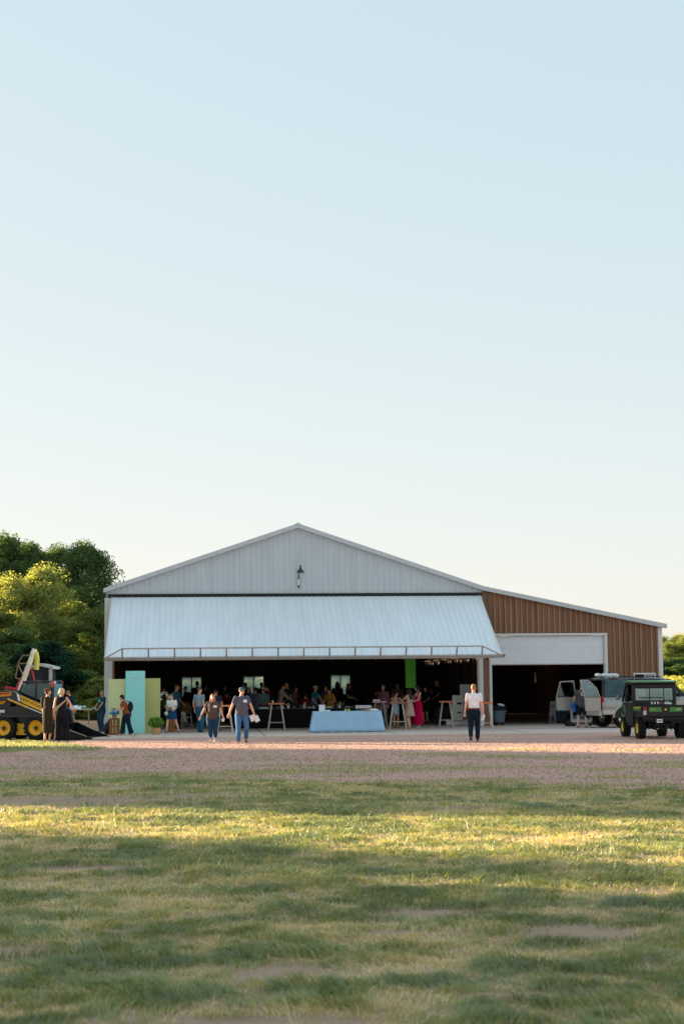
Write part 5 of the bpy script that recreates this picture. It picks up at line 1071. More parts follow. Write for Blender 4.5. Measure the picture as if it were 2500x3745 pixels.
mb.tube([(X_-.05, Y_+.22, .62), (X_-.04, Y_+.2, .80), (X_, Y_+.2, .98), (X_+.05, Y_+.2, 1.10)], [(.22, .10), (.26, .12), (.24, .10), (.1, .05)], 14, (1, 0, 0)); q = put(mb, 'jacket', cloth((92, 74, 44)), 'olive-brown jacket hung over the white folding chair', 'jacket', None, 0)
q.location = (0, 0, 0)
oq = thing('cloth', 'pale crumpled cloth draped over the side of the white folding chair', 'cloth', (X_-.22, Y_-.05, ground_z(X_, Y_))); drape(oq, .34, .30, .66, .05, .03, cloth((196, 184, 176)), 'sheet', .22)
# ---- signs by the right jamb ----
Y_ = 70.6
def at2(u, v, Y): return dp(u, Y, 1), hz(v, u, Y)
x0, z0 = at2(1630, 2659, Y_); x1, z1 = at2(1748, 2633, Y_); mb = MB(); mb.box(((x0+x1)/2, Y_+.35, (z1+.06)/2), (x1-x0, .6, z1-.06)); put(mb, 'white_riser', M('white_board', (226, 228, 230), .6, 0, .04), 'long low white riser box carrying the welcome signs', 'riser', None, .006)
mb = MB(); mb.bar((x0, Y_+.02, z1*.52), (x0+.3, Y_+.02, z1*.52), .01, .015)
x2, z2 = at2(1682, 2503, Y_+.4); x3, _ = at2(1742, 2503, Y_+.4); mb = MB(); mb.box(((x2+x3)/2, Y_+.5, (z2+z1)/2), (x3-x2, .04, z2-z1)); put(mb, 'blank_board', M('white_board', (226, 228, 230), .6, 0, .04), 'tall blank white board partly behind the man in the white shirt', 'board', None, .006)
x4, z4 = at2(1646, 2543, Y_-.02); x5, _ = at2(1688, 2543, Y_-.02)
so_ = thing('welcome_sign', 'pale easel sign with grey script lines and greenery down its right edge', 'sign', ((x4+x5)/2+.05, Y_-.12, z1))
sw_, shh = x5-x4, z4-z1
mb = MB(); mb.box((0, 0, shh/2+.0), (sw_, .03, shh), (-.06, .06, 0)); mb.build('board', M('sign_board', (206, 204, 198), .7, 0, .04), so_, .004)
ink = M('grey_ink', (46, 46, 50), .7)
def scrib(cx, cz, w_, a_, per, r_, nm):
    mb = MB(); mb.smooth = True; pts = [(cx-w_/2+w_*i/60+.010*sin(i*per), -.022-.06*(cz-shh/2)*0-.012, cz+a_*sin(i*per)*(.5+.5*abs(sin(i*.21)))) for i in range(61)]; mb.tube(pts, r_*1.6, 5); q = mb.build(nm, ink, so_); q.rotation_euler = (-.06, .06, 0); q.location = (.0, -.005, 0)
scrib(.01, shh-.16, .34, .012, 1.9, .006, 'lettering'); scrib(.03, shh-.34, .20, .055, .9, .011, 'lettering'); scrib(.03, shh-.53, .18, .010, 1.8, .005, 'lettering'); scrib(.05, shh-.72, .15, .040, 1.0, .008, 'lettering'); scrib(.04, shh-.88, .24, .012, 1.8, .006, 'lettering')
rg = np.random.default_rng(31); t = rg.random(420); P = np.stack([sw_/2+.07+.05*rg.normal(size=420)+.06*t*0, rg.normal(size=420)*.04, .05+t*(shh-.1)], -1)
o = thing('greenery_garland', 'dark green leafy garland hanging along the right edge of the welcome sign', 'garland', ((x4+x5)/2+.05, Y_-.02, z1)); q = bpy.data.objects.new('leaves', npmesh('leaves', leafquads(P, .07, rg), 4, [leafm['dark']], rg.random(420))); col.objects.link(q); q.parent = o
mb = MB(); mb.tube([(sw_/2+.07, 0, .02), (sw_/2+.06, .01, shh-.02)], .008, 6); mb.build('stem', leafm['dark'], o)
X_, Y_2 = gp(1600, 2655); 
mb = MB(); mb.box((dp(1618, 73, .4), 73, .42), (.62, .5, .72)); put(mb, 'storage_tub', M('dark_blue_tub', (20, 40, 62), .6, 0, .2), 'dark blue tub in the shade behind the pale-topped high table', 'tub', None, .02)
# ---- waste bin ----
X_, Y_ = gp(1823, 2658); o = thing('waste_bin', 'round grey waste bin on a wheeled dolly with black liner, between the two openings', 'bin', (X_, Y_, ground_z(X_, Y_)))
mb = MB(); mb.smooth = True; mb.lathe([(.001, .14), (.24, .14), (.245, .16), (.285, .70), (.30, .71), (.30, .74), (.285, .74)], (0, 0, 0), 28)
mb.smooth = False; mb.box((.30, 0, .60), (.05, .12, .10)); mb.box((-.30, 0, .60), (.05, .12, .10)); mb.build('barrel', M('grey_plastic', (86, 102, 116), .5, 0, .08), o)
mb = MB(); mb.smooth = True; mb.lathe([(.287, .62), (.300, .66), (.315, .745), (.325, .79), (.29, .80), (.26, .74)], (0, 0, 0), 28); q = mb.build('liner', M('black_liner', (12, 13, 14), .3, 0, .2, 20, bump=.8), o)
mb = MB(); mb.smooth = True; mb.lathe([(.001, .07), (.23, .07), (.23, .11), (.001, .11)], (0, 0, 0), 24)
mb.build('dolly', M('black_rubber', (22, 22, 24), .8), o)
for k in range(5): a_ = k*2*pi/5+.3; mb = MB(); mb.smooth = True; mb.ell((cos(a_)*.19, sin(a_)*.19, .036), (.036, .02, .036), 10, 7); mb.build('caster', M('black_rubber', (22, 22, 24), .8), o)
mb = MB(); mb.smooth = True; mb.ell((X_+.10, Y_, ground_z(X_, Y_)+.83), (.17, .12, .07), 12, 7, MX.Rotation(.25, 3, 'Y')); put(mb, 'paper_waste', M('white_plastic_bag', (200, 216, 216), .4, 0, .1, 12, bump=.6), 'crumpled white bag on top of the grey waste bin', 'bag', None, 0)
# ---- things at the side-wing opening ----
for k, (u, rgb_) in enumerate(((2018, 'nearest the dark doorway'), (2028, 'between the other two folded chairs'), (2037, 'closest to the blue cooler bag'))):
    X_ = dp(u, 72.6, .5); fchair(X_, 72.6+.1*k, -1.1, 'white folded chair leaning upright, '+rgb_, 'folded white chairs', folded=True)
X_ = dp(2052, 72.6, .5); mb = MB(); mb.box((X_, 72.6, .72), (.50, .34, .34)); mb.m = 1; mb.box((X_-.06, 72.42, .74), (.22, .012, .13)); mb.m = 2; mb.box((X_-.06, 72.424, .64), (.34, .01, .02)); put(mb, 'cooler_bag', [M('blue_cooler', (16, 104, 150), .6, 0, .2), mw, mw], 'blue cooler bag with white print on a dark tub by the folded chairs', 'cooler bag', None, .02)
mb = MB(); mb.box((X_-.02, 72.6, .30), (.46, .36, .48), taper=1.08); put(mb, 'storage_tub', M('navy_plastic', (16, 26, 48), .5), 'navy tub under the blue cooler bag', 'tub', None, .02)
mb = MB(); mb.smooth = True; mb.ell((X_+.28, 72.5, .62), (.12, .14, .16), 12, 8); put(mb, 'sack', M('olive_sack', (84, 92, 62), .9, 0, .3, 12, bump=.5), 'olive sack slumped beside the blue cooler bag', 'sack', None, 0)
mb = MB(); mb.bar((X_+.22, 72.4, .08), (X_+.50, 72.4, .30), .05, .05); mb.m = 1; mb.bar((X_+.24, 72.36, .10), (X_+.42, 72.36, .26), .03, .012); mb.m = 2; mb.box((X_+.38, 72.6, .18), (.40, .30, .24)); put(mb, 'tool_box', [M('tool_red', (170, 70, 50), .5), mw, M('black_rubber', (22, 22, 24), .8)], 'dark tool box with red and white parts on the floor behind the cart', 'tool box', None, .01)
mb = MB(); mb.box((X_+.18, 72.9, 1.02), (.66, .42, .05)); mb.smooth = True; mb.ell((X_+.18, 72.9, 1.08), (.26, .17, .06), 14, 8); mb.smooth = False
for sx in (-1, 1):
    for sy in (-1, 1): mb.bar((X_+.18+sx*.28, 72.9+sy*.17, .06), (X_+.18+sx*.28, 72.9+sy*.17, 1.0), .035, .035)
put(mb, 'grill', M('black_enamel', (30, 27, 28), .3), 'dark grill cart standing in the shade behind the cooler bag', 'grill', None, .006)
# utility cart
X_, Y_ = gp(2125, 2660); o = thing('utility_cart', 'white two-shelf utility cart in front of the tan car', 'cart', (X_, Y_, ground_z(X_, Y_)), -.12-math.atan2(X_, Y_)*.5)
mcart = M('cart_plastic', (196, 190, 184), .5, 0, .05); cw_ = .82
for z in (.16, .78):
    mb = MB(); mb.box((0, 0, z), (cw_, .55, .03))
    for q in ((0, -.27, cw_, .03), (0, .27, cw_, .03)): mb.box((q[0], q[1], z+.045), (q[2], q[3], .12))
    for s in (-1, 1): mb.box((s*(cw_/2-.015), 0, z+.045), (.03, .51, .12))
    mb.build('shelf', mcart, o, .006)
for sx in (-1, 1):
    for sy in (-1, 1): mb = MB(); mb.box((sx*(cw_/2-.03), sy*.245, .47), (.06, .06, .52)); mb.build('post', mcart, o, .008); mb = MB(); mb.smooth = True; mb.ell((sx*(cw_/2-.06), sy*.22, .05), (.05, .02, .05), 12, 8); mb.build('caster', M('black_rubber', (22, 22, 24), .8), o)
mb = MB(); mb.box((X_-.02, Y_, ground_z(X_, Y_)+.31), (.56, .40, .20)); put(mb, 'storage_box', M('teal_clear_box', (70, 118, 124), .3, 0, .1), 'teal see-through box on the lower shelf of the cart', 'box', None, .02)
mb = MB(); mb.smooth = True; mb.ell((X_-.52, Y_-.1, .15), (.20, .16, .13), 14, 9); mb.ell((X_-.42, Y_-.25, .11), (.16, .12, .08), 12, 8); put(mb, 'bin_bag', M('black_liner', (12, 13, 14), .3, 0, .2, 20, bump=.8), 'black bin bag slumped on the concrete at the left of the cart', 'bin bag', None, 0)

# ---------------- vehicles ----------------
m_rub = M('tyre_rubber', (26, 26, 28), .85, 0, .2, 14, bump=.4); m_bl = M('black_plastic', (30, 28, 30), .5, 0, .15); m_yel = M('machine_yellow', (232, 176, 20), .4, 0, .08, coat=.3); m_navy = M('machine_dark', (30, 38, 48), .35, 0, .1, coat=.3)
m_grn = M('machine_green', (52, 128, 56), .35, 0, .06, coat=.4); m_ryel = M('rim_yellow', (232, 208, 40), .4, 0, .05); m_glass = glass('cab_glass', (84, 128, 132), .10); m_dglass = M('dark_glass_panel', (20, 34, 44), .06, 0, .1, spec=.9); m_chrome = M('chrome', (200, 200, 204), .2, .9, .05)
def wheel(parent, c, r, wd, rim_r, rimm, knob=20, kd=.02, side=-1, name='wheel', hubm=None):
    w_ = MB(); w_.smooth = True; x = wd/2
    w_.lathe([(rim_r, -x*.8), (r*.86, -x), (r*.97, -x*.75), (r, -x*.3), (r, x*.3), (r*.97, x*.75), (r*.86, x), (rim_r, x*.8)], (0, 0, 0), 36, 'y')
    w_.smooth = False
    for k in range(knob):
        a = 2*pi*k/knob
        for s in (-1, 1):
            aa = a+(pi/knob if s > 0 else 0); rr_ = r+kd*.3; m_ = MX.Rotation(-aa, 3, 'Y') @ MX.Rotation(s*.5, 3, 'X')
            w_.box((rr_*cos(aa), s*x*.48, rr_*sin(aa)), (kd, x*.95, r*.13), m_)
    root = bpy.data.objects.new(name, w_.mesh(name, m_rub)); col.objects.link(root); root.parent = parent; root.location = c
    q = MB(); q.smooth = True; q.lathe([(.001, side*x*.35), (rim_r*.32, side*x*.35), (rim_r*.45, side*x*.15), (rim_r*.85, side*x*.3), (rim_r*.98, side*x*.82), (rim_r*1.02, side*x*.80), (rim_r*1.0, side*x*.2)], (0, 0, 0), 30, 'y'); q.build('rim', rimm, root)
    q = MB(); q.smooth = True; q.lathe([(.001, side*x*.6), (rim_r*.24, side*x*.58), (rim_r*.28, side*x*.34)], (0, 0, 0), 18, 'y')
    q.smooth = False
    for k in range(8): a = 2*pi*k/8; q.box((rim_r*.42*cos(a), side*x*.30, rim_r*.42*sin(a)), (.022, .03, .022))
    q.build('hub', hubm or m_bl, root); return root
# ---- skid steer loader ----
Ys = 58.0; Xs = dp(87, Ys, .5); sk = thing('skid_steer_loader', 'yellow and black skid steer loader with a wide black bucket, cut by the left edge', 'loader', (Xs, Ys+.8, float(gh(Xs, Ys))), R(-10))
for (x, y, s) in ((-.57, -.74, -1), (.60, -.74, -1), (-.57, .74, 1), (.60, .74, 1)): wheel(sk, (x, y, .42), .41, .30, .255, m_yel, 18, .035, s)
mb = MB(); mb.prism([(-1.0, .42), (.95, .42), (1.05, .62), (1.0, 1.08), (-.15, 1.18), (-.45, 1.15), (-1.05, 1.05)], -.52, .52); mb.prism([(-.98, .78), (1.0, .78), (1.0, .86), (-.98, .86)], -.88, .88); mb.build('chassis', m_navy, sk, .015)
mb = MB(); mb.prism([(-.2, .17), (.24, .17), (.24, .56), (-.2, .56)], -.62, .62); mb.build('side_panel', m_yel, sk, .01)
mb = MB(); mb.prism([(-1.22, .62), (-.90, .62), (-.80, .88), (-.84, 1.12), (-1.15, 1.12), (-1.26, .95)], -.56, .56); mb.prism([(-1.0, 1.24), (-.70, 1.24), (-.46, 1.46), (-.80, 1.46)], -.57, .57); mb.build('engine_hood', m_yel, sk, .015)
mb = MB(); mb.prism([(-1.15, 1.1), (-.5, 1.1), (-.35, 1.45), (-.5, 1.55), (-1.05, 1.50)], -.50, .50); mb.build('rear_tower', m_navy, sk, .015)
mb = MB(); mb.box((-.72, -.575, .99), (.18, .01, .10)); mb.build('warning_label', mw, sk)
for s in (-1, 1):
    mb = MB(); y0_, y1_ = (-.80, -.64) if s < 0 else (.64, .80)
    mb.prism([(-1.12, 1.40), (-1.02, 1.62), (-.55, 1.73), (-.22, 1.66), (1.12, 1.12), (1.34, .98), (1.42, .55), (1.36, .34), (1.22, .34), (1.20, .62), (1.08, .84), (-.20, 1.34), (-.62, 1.36), (-1.05, 1.30)], y0_, y1_); la = mb.build('lift_arm', m_navy, sk, .012)
    if s < 0:
        mb = MB(); yy_ = -.806; mb.prism([(.02, 1.545), (.06, 1.30), (.90, .94), (.98, 1.145)], yy_, -.801); mb.build('decal', m_yel, la)
        mb = MB(); mb.prism([(-.12, 1.60), (-.02, 1.57), (.03, 1.32), (-.06, 1.355), (-.09, 1.48)], yy_, -.801); mb.build('decal', mw, la)
        t = text('NEW HOLLAND', .145, M('decal_ink', (24, 22, 20), .5), 'lettering', la, (.50, -.812, 1.245), (R(90), R(22.5), 0), .002, 0, .92)
        mb = MB(); mb.prism([(-.90, 1.56), (-.86, 1.64), (-.34, 1.66), (-.30, 1.60), (-.34, 1.52), (-.78, 1.50), (-.80, 1.54)], yy_, -.801); mb.build('decal', M('gold_decal', (206, 140, 40), .5), la)
        mb = MB(); mb.prism([(-.80, 1.57), (-.79, 1.62), (-.38, 1.635), (-.37, 1.585)], -.811, -.808); mb.build('decal', M('red_decal', (176, 40, 30), .5), la)
    mb = MB(); mb.smooth = True; mb.tube([(-.42, s*.86, 1.42), (.28, s*.86, 1.13)], .038, 12); mb.m = 1; mb.tube([(.28, s*.86, 1.13), (1.0, s*.86, .84)], .026, 12); mb.m = 0; mb.ell((.28, s*.86, 1.13), .05); mb.build('hydraulic_cylinder', [M('cylinder_gold', (206, 160, 70), .4), m_chrome], sk)
mb = MB(); cab = [(-.22, 1.15), (-.22, 1.52), (-.02, 1.94), (.08, 2.02), (1.02, 2.02), (1.08, 1.95), (1.10, .70), (.95, .62), (.60, 1.0)]
def frame(poly, y, wd, th=.04):
    n = len(poly)
    for i in range(n): mb.bar((poly[i][0], y, poly[i][1]), (poly[(i+1) % n][0], y, poly[(i+1) % n][1]), wd, th)
frame(cab, -.46, .07); frame(cab, .46, .07); mb.b2(-.04, 1.06, -.48, .48, 1.97, 2.04); mb.bar((.46, -.46, 1.2), (.46, -.46, 2.0), .05, .05); mb.bar((.46, .46, 1.2), (.46, .46, 2.0), .05, .05); mb.bar((-.2, -.46, 1.5), (-.2, .46, 1.5), .06, .06); mb.b2(-.2, .8, -.44, .44, 1.12, 1.2); cb = mb.build('cab', m_navy, sk, .008)
mb = MB(); mb.prism([(-.18, 1.2), (-.18, 1.5), (0, 1.92), (.42, 1.94), (.42, 1.2)], -.47, -.46); mb.build('window', m_glass, cb)
mb = MB(); mb.prism([(.5, 1.1), (.5, 1.94), (1.0, 1.94), (1.04, .95)], -.47, -.46); mb.build('window', m_glass, cb)
mb = MB(); mb.prism([(-.18, 1.2), (-.18, 1.5), (0, 1.92), (1.0, 1.94), (1.04, .95)], .46, .47); mb.build('window', m_glass, cb)
mb = MB(); mb.b2(1.08, 1.09, -.42, .42, .75, 1.93); mb.build('windscreen', M('pale_screen', (120, 158, 176), .15), cb)
mb = MB(); mb.box((.35, 0, 1.25), (.42, .46, .12)); mb.box((.16, 0, 1.5), (.1, .44, .5)); mb.build('operator_seat', m_bl, cb, .03)
for y in (-.50, .50): mb = MB(); mb.smooth = True; mb.ell((1.06, y, 1.90), (.05, .05, .12), 12, 8); mb.build('marker_light', M('orange_lens', (230, 80, 24), .3), cb)
for y in (-.40,): mb = MB(); mb.smooth = True; mb.ell((1.12, y, 1.96), (.05, .06, .06)); mb.build('work_light', mw, cb)
mb = MB()
B0 = [(1.30, .54), (1.26, .10), (2.66, .04), (2.70, .06), (2.05, .30), (1.50, .56)]
for y in (-1.0, .97): mb.prism(B0, y, y+.03)
mb.prism([(1.24, .08), (1.30, .06), (1.36, .54), (1.28, .56)], -.97, .97); mb.prism([(1.26, .04), (2.70, .02), (2.70, .045), (1.26, .10)], -.97, .97); mb.prism([(1.30, .52), (1.51, .53), (1.51, .58), (1.30, .57)], -.97, .97); bk_ = mb.build('bucket', M('bucket_black', (20, 22, 25), .4, .3, .25), sk, .006)
mb = MB(); mb.prism([(2.70, .01), (2.9, .008), (2.9, .03), (2.70, .045)], -1.0, 1.0); mb.prism([(1.75, .40), (2.5, .135), (2.5, .115), (1.75, .375)], -1.012, -1.003); mb.build('cutting_edge_and_highlight', M('worn_steel_and_highlight', (176, 180, 184), .3, .8, .2), bk_)  # lip is real steel; the side-plate strip is an added, painted edge highlight
mb = MB(); mb.smooth = True; q = gp(392, 2692); mb.ell((q[0]-.02, q[1]+.15, .26), (.13, .2, .26), 14, 10); mb.tube([(q[0]+.02, q[1]+.15, .42), (q[0]+.06, q[1]+.15, .62)], [.08, .02], 8); put(mb, 'bin_bag', M('black_liner', (12, 13, 14), .3, 0, .2, 20, bump=.8), 'tied black bag standing at the white corner of the shed', 'bin bag', None, 0)
# ---- folding table on the left with blue parcels ----
X_ = dp(292, 79, .5); ftable(X_, 79, 1.15, .7, .74, .1, 'small white folding table with pale blue parcels, left of the shed')
for k, (dx, dy, s) in enumerate(((-.38, -.1, .16), (-.18, .02, .2), (.04, -.05, .16), (.2, .08, .13))):
    mb = MB(); mb.smooth = True; mb.ell((X_+dx, 79+dy, .83+.03), (s*.6, s*.5, s*.42), 10, 7); put(mb, 'parcel', M('pale_blue_wrap', (176, 218, 232), .5, 0, .15, 10, bump=.5), 'pale blue crumpled parcel on the left folding table, %s from the left' % ['first', 'second', 'third', 'fourth'][k], 'parcel', 'pale blue parcels', 0)
mb = MB(); q = dp(258, 78.6, .4); mb.box((q, 78.4, .34), (.26, .2, .46)); put(mb, 'white_jug', mw, 'white container standing under the left end of the folding table', 'container', None, .03)
# ---- grain auger ----
Ya = 82.0
def A3(u, v, d=0.0): return V((dp(u, Ya+d, 3), Ya+d, hz(v, u, Ya+d)))
ag = thing('grain_auger', 'slanting cream grain auger with red frame and yellow spout, above the loader', 'auger', (dp(90, Ya, 1), Ya, 0)); OFF = -ag.location
def AP_(mb, name, mat, parent=None): mb.v = [tuple(V(p)+(OFF if parent is None else OFF)) for p in mb.v]; return mb.build(name, mat, parent or ag)
mb = MB(); mb.smooth = True; a_, b_ = A3(128, 2374), A3(72, 2530); mb.tube([b_+(b_-a_)*.8, b_, a_], .13, 16); 
for t in (.18, .42, .66, .9): q = b_+(a_-b_)*t; d = (a_-b_).normalized()*.03; mb.tube([q-d, q+d], .15, 16)
tb = AP_(mb, 'tube', M('auger_cream', (240, 228, 212), .5, .1, .2, 4))
mb = MB(); mb.smooth = True; mb.tube([A3(133, 2385), A3(136, 2410), A3(133, 2449)], [.10, .125, .135], 14); AP_(mb, 'spout', M('auger_yellow', (196, 190, 84), .6, 0, .1))
mb = MB(); mb.tube([A3(116, 2445), A3(130, 2500), A3(146, 2560)], .04, 8); AP_(mb, 'strut', M('auger_red', (186, 40, 50), .5))
mb = MB(); mb.tube([A3(76, 2480), A3(58, 2530), A3(40, 2600)], .05, 8); AP_(mb, 'strut', M('auger_red', (186, 40, 50), .5))
mb = MB(); mb.bar(A3(20, 2513), A3(62, 2520), .14, .12); mb.bar(A3(62, 2520), A3(62, 2640), .07, .07); mb.bar(A3(24, 2513), A3(24, 2640), .07, .07); AP_(mb, 'axle_frame', M('auger_red', (186, 40, 50), .5))
mrs = M('rust_steel', (150, 124, 100), .8, .1, .3)
mb = MB()
for a_, b_ in (((64, 2427), (100, 2426)), ((66, 2427), (84, 2465)), ((58, 2481), (80, 2482)), ((84, 2397), (108, 2396)), ((66, 2428), (58, 2481)), ((84, 2397), (66, 2427))): mb.bar(A3(*a_, -.1), A3(*b_, -.1), .05, .05)
AP_(mb, 'truss', mrs)
for s in (-1, 1): wheel(ag, (A3(45, 2600)+V((0, s*.9, 0))-ag.location).to_tuple()[:2]+(.38,), .38, .22, .2, M('auger_red', (186, 40, 50), .5), 14, .01, s)
# ---- small hut ----
Yh = 90.0; u0_, u1_ = 100, 188; hx0, hx1 = dp(u0_, Yh, 1), dp(u1_, Yh, 1); zt = hz(2436, 187, Yh); zp = hz(2426, 145, Yh); hw_ = hx1-hx0
ht = thing('garden_hut', 'small dark hut with a white gable roof edge behind the grain auger', 'hut', (hx0, Yh, float(gh(hx0, Yh))))
mb = MB(); mb.prism([(0, 0), (hw_-.12, 0), (hw_-.12, zt-.05), (hw_/2, zp-.08), (0, zt-.05)], .25, 2.2); wl = mb.build('wall', M('hut_wall', (40, 46, 54), .8, 0, .2), ht)
mb = MB(); mb.b2(hw_-.52, hw_-.22, .20, .248, .1, zt-.3); mb.build('door', M('hut_door', (16, 18, 22), .6), ht)
mb = MB(); mb.b2(hw_*.35, hw_*.58, .22, .248, zt*.45, zt*.75); mb.build('window', m_dglass, ht)
mb = MB(); mb.prism([(-.15, zt-.05), (hw_/2, zp), (hw_+.1, zt-.03), (hw_+.1, zt-.16), (hw_/2, zp-.14), (-.15, zt-.18)], .0, 2.4); mb.build('roof', M('hut_roof', (176, 182, 186), .5, 0, .1), ht)
mb = MB(); mb.b2(hw_-.14, hw_+.02, .02, .16, 0, zt-.16); mb.build('post', M('hut_post', (166, 174, 180), .6), ht)
# ---- tan off-road wagon with open rear doors ----
RZ = R(20); fw = V((cos(RZ), sin(RZ), 0)); lf = V((-sin(RZ), cos(RZ), 0)); c0 = V((dp(2199, 64.2, .9), 64.2, .057)); HWc = .96
su = thing('estate_car', 'tan four-wheel-drive estate with both rear doors swung open beside the brown wall', 'car', c0+lf*HWc, RZ)
m_tan = M('tan_metallic', (158, 154, 150), .32, .45, .05, coat=.5); m_tan2 = M('tan_cladding', (190, 182, 174), .45, .1, .05); m_in = M('car_interior', (24, 23, 24), .9)
st_ = [(0.02, 1.0), (.25, 1.0), (3.3, 1.0), (4.1, 1.0), (4.9, .96), (5.05, .88)]
def ring(x, k, zb=.50, zt_=1.17): h = HWc*k; return [(x, -h*.96, zb), (x, -h, zb+.18), (x, -h*1.01, .88), (x, -h*.97, zt_), (x, h*.97, zt_), (x, h*1.01, .88), (x, h, zb+.18), (x, h*.96, zb)]
mb = MB(); mb.smooth = True; vs_ = []
rr_ = [ring(0.02, 1), ring(.3, 1), ring(3.4, 1), ring(3.9, .99, .5, 1.16), ring(4.8, .96, .5, 1.08), ring(5.05, .90, .52, 1.0)]
for q in rr_: vs_ += q
nf = len(rr_); fs = [(i*8+k, i*8+(k+1) % 8, (i+1)*8+(k+1) % 8, (i+1)*8+k) for i in range(nf-1) for k in range(8) if not (k == 3 and i < 2)]+[tuple(range((nf-1)*8, nf*8))]
mb.add(vs_, fs); bdy = mb.build('body', m_tan, su); bdy.data.set_sharp_from_angle(angle=R(25)); m_ = bdy.modifiers.new('s', 'SOLIDIFY'); m_.thickness = .03; m_.offset = -1
# greenhouse: pillars + roof
def side_pt(x, t, s): return (x, s*(HWc*.97-(.15*t)), 1.17+.68*t)
mb = MB()
for s in (-1, 1):
    for xb0, xb1, xt0, xt1 in ((.03, .17, .14, .26), (1.28, 1.40, 1.30, 1.42), (2.30, 2.42, 2.28, 2.38), (3.62, 3.76, 3.02, 3.12)):
        mb = MB(); a = [side_pt(xb0, 0, s), side_pt(xb1, 0, s), side_pt(xt1, 1, s), side_pt(xt0, 1, s)]; b_ = [(p[0], p[1]-s*.04, p[2]) for p in a]
        mb.add(a+b_, [(0, 1, 2, 3), (7, 6, 5, 4), (0, 4, 5, 1), (1, 5, 6, 2), (2, 6, 7, 3), (3, 7, 4, 0)])
        mb.build('pillar', m_bl, su)
mb = MB(); mb.smooth = True; vs_ = []; xs3 = [.12, .3, 1.5, 2.8, 3.14]
for i, x in enumerate(xs3):
    dz = [-.03, 0, .02, 0, -.04][i]; yr = HWc*.97-.15
    vs_ += [(x, -yr, 1.84+dz), (x, -yr*.9, 1.885+dz), (x, 0, 1.91+dz), (x, yr*.9, 1.885+dz), (x, yr, 1.84+dz), (x, 0, 1.83+dz)]
mb.add(vs_, [(i*6+k, i*6+(k+1) % 6, (i+1)*6+(k+1) % 6, (i+1)*6+k) for i in range(4) for k in range(6)]+[tuple(range(6)), tuple(range(24, 30))]); mb.build('roof', M('dark_roof', (52, 60, 70), .25, .2, .05, coat=.5), su)
for s in (-1, 1): mb = MB(); mb.tube([(.5, s*.66, 1.93), (.6, s*.66, 1.96), (2.7, s*.66, 1.96), (2.8, s*.66, 1.93)], .018, 8); mb.build('roof_rail', m_bl, su)
for s in (-1, 1):
    for (x0, x1, x2, x3) in ((.18, 1.27, 1.29, .27), (1.41, 2.29, 2.27, 1.43), (2.43, 3.60, 3.02, 2.39)):
        mb = MB(); a = [side_pt(x0, .02, s), side_pt(x1, .02, s), side_pt(x2, .97, s), side_pt(x3, .97, s)]; mb.add([(p[0], p[1]-s*.015, p[2]) for p in a]+[(p[0], p[1]-s*.025, p[2]) for p in a], [(0, 1, 2, 3), (7, 6, 5, 4), (0, 4, 5, 1), (1, 5, 6, 2), (2, 6, 7, 3), (3, 7, 4, 0)])
        mb.build('window', glass('tinted_glass', (8, 20, 28), .11, .05, (.5, .75, .85)) if x0 < 2 else m_glass, su)
mb = MB(); a = [(3.74, -.86, 1.17), (3.74, .86, 1.17), (3.13, .74, 1.83), (3.13, -.74, 1.83)]; mb.add(a+[(p[0]+.01, p[1], p[2]+.01) for p in a], [(0, 1, 2, 3), (7, 6, 5, 4), (0, 4, 5, 1), (1, 5, 6, 2), (2, 6, 7, 3), (3, 7, 4, 0)]); mb.build('windscreen', m_glass, su)
mb = MB(); mb.b2(.06, 3.3, -.86, .86, .58, .66); mb.b2(.3, 1.2, -.80, .80, .66, 1.0); mb.b2(1.35, 1.5, -.8, .8, .66, 1.45); mb.b2(2.4, 2.55, -.8, .8, .66, 1.5); mb.b2(3.3, 3.4, -.86, .86, .6, 1.17); mb.build('interior', m_in, su)
for s in (-1, 1):
    for xc_ in (.98, 4.1):
        mb = MB(); mb.smooth = True; pts = [(xc_+.49*cos(t_), s*(HWc*1.0+.025), .40+.47*sin(t_)) for t_ in [pi*k/12 for k in range(13)]]; mb.tube(pts, [(.035, .035)]*13, 8); mb.build('arch_trim', m_tan2, su)
    mb = MB(); mb.prism([(.04, .52), (.50, .52), (.56, .70), (.04, .70)], s*(HWc*.99), s*(HWc+.03)); mb.prism([(1.5, .50), (3.58, .50), (3.58, .66), (1.5, .66)], s*(HWc*.99), s*(HWc+.03)); mb.build('side_cladding', m_tan2, su, .01)
    for xc_ in (.98, 4.1): mb = MB(); mb.prism([(xc_+.43*cos(t_), .38+.43*sin(t_)) for t_ in [pi*k/14 for k in range(15)]], s*(HWc*.95), s*(HWc+.012)); mb.build('wheel_arch', m_bl, su)
    mb = MB(); mb.box((.06, s*(HWc*.93), 1.02), (.10, .13, .36)); mb.build('tail_light', M('red_lens', (168, 20, 34), .25, 0, .1), su, .02)
for xc_ in (.98, 4.1):
    for s in (-1, 1): wheel(su, (xc_, s*.80, .37), .37, .25, .23, m_chrome, 30, .008, s)
mb = MB(); mb.prism([(-.12, .48), (.03, .46), (.03, .68), (-.12, .66)], -HWc*.95, HWc*.95); mb.m = 1; mb.b2(-.13, -.05, -.14, .14, .38, .48); mb.build('rear_bumper', [m_tan2, m_bl], su, .015)
mb = MB(); mb.prism([(5.0, .45), (5.18, .48), (5.18, .72), (5.0, .74)], -HWc*.9, HWc*.9); mb.build('front_bumper', m_tan2, su, .02)
for s in (-1, 1): mb = MB(); mb.box((5.03, s*.70, .88), (.06, .34, .16)); mb.build('headlight', m_chrome, su, .02); mb = MB(); mb.box((3.35, s*1.07, 1.24), (.12, .16, .16)); mb.build('side_mirror', m_bl, su, .02)
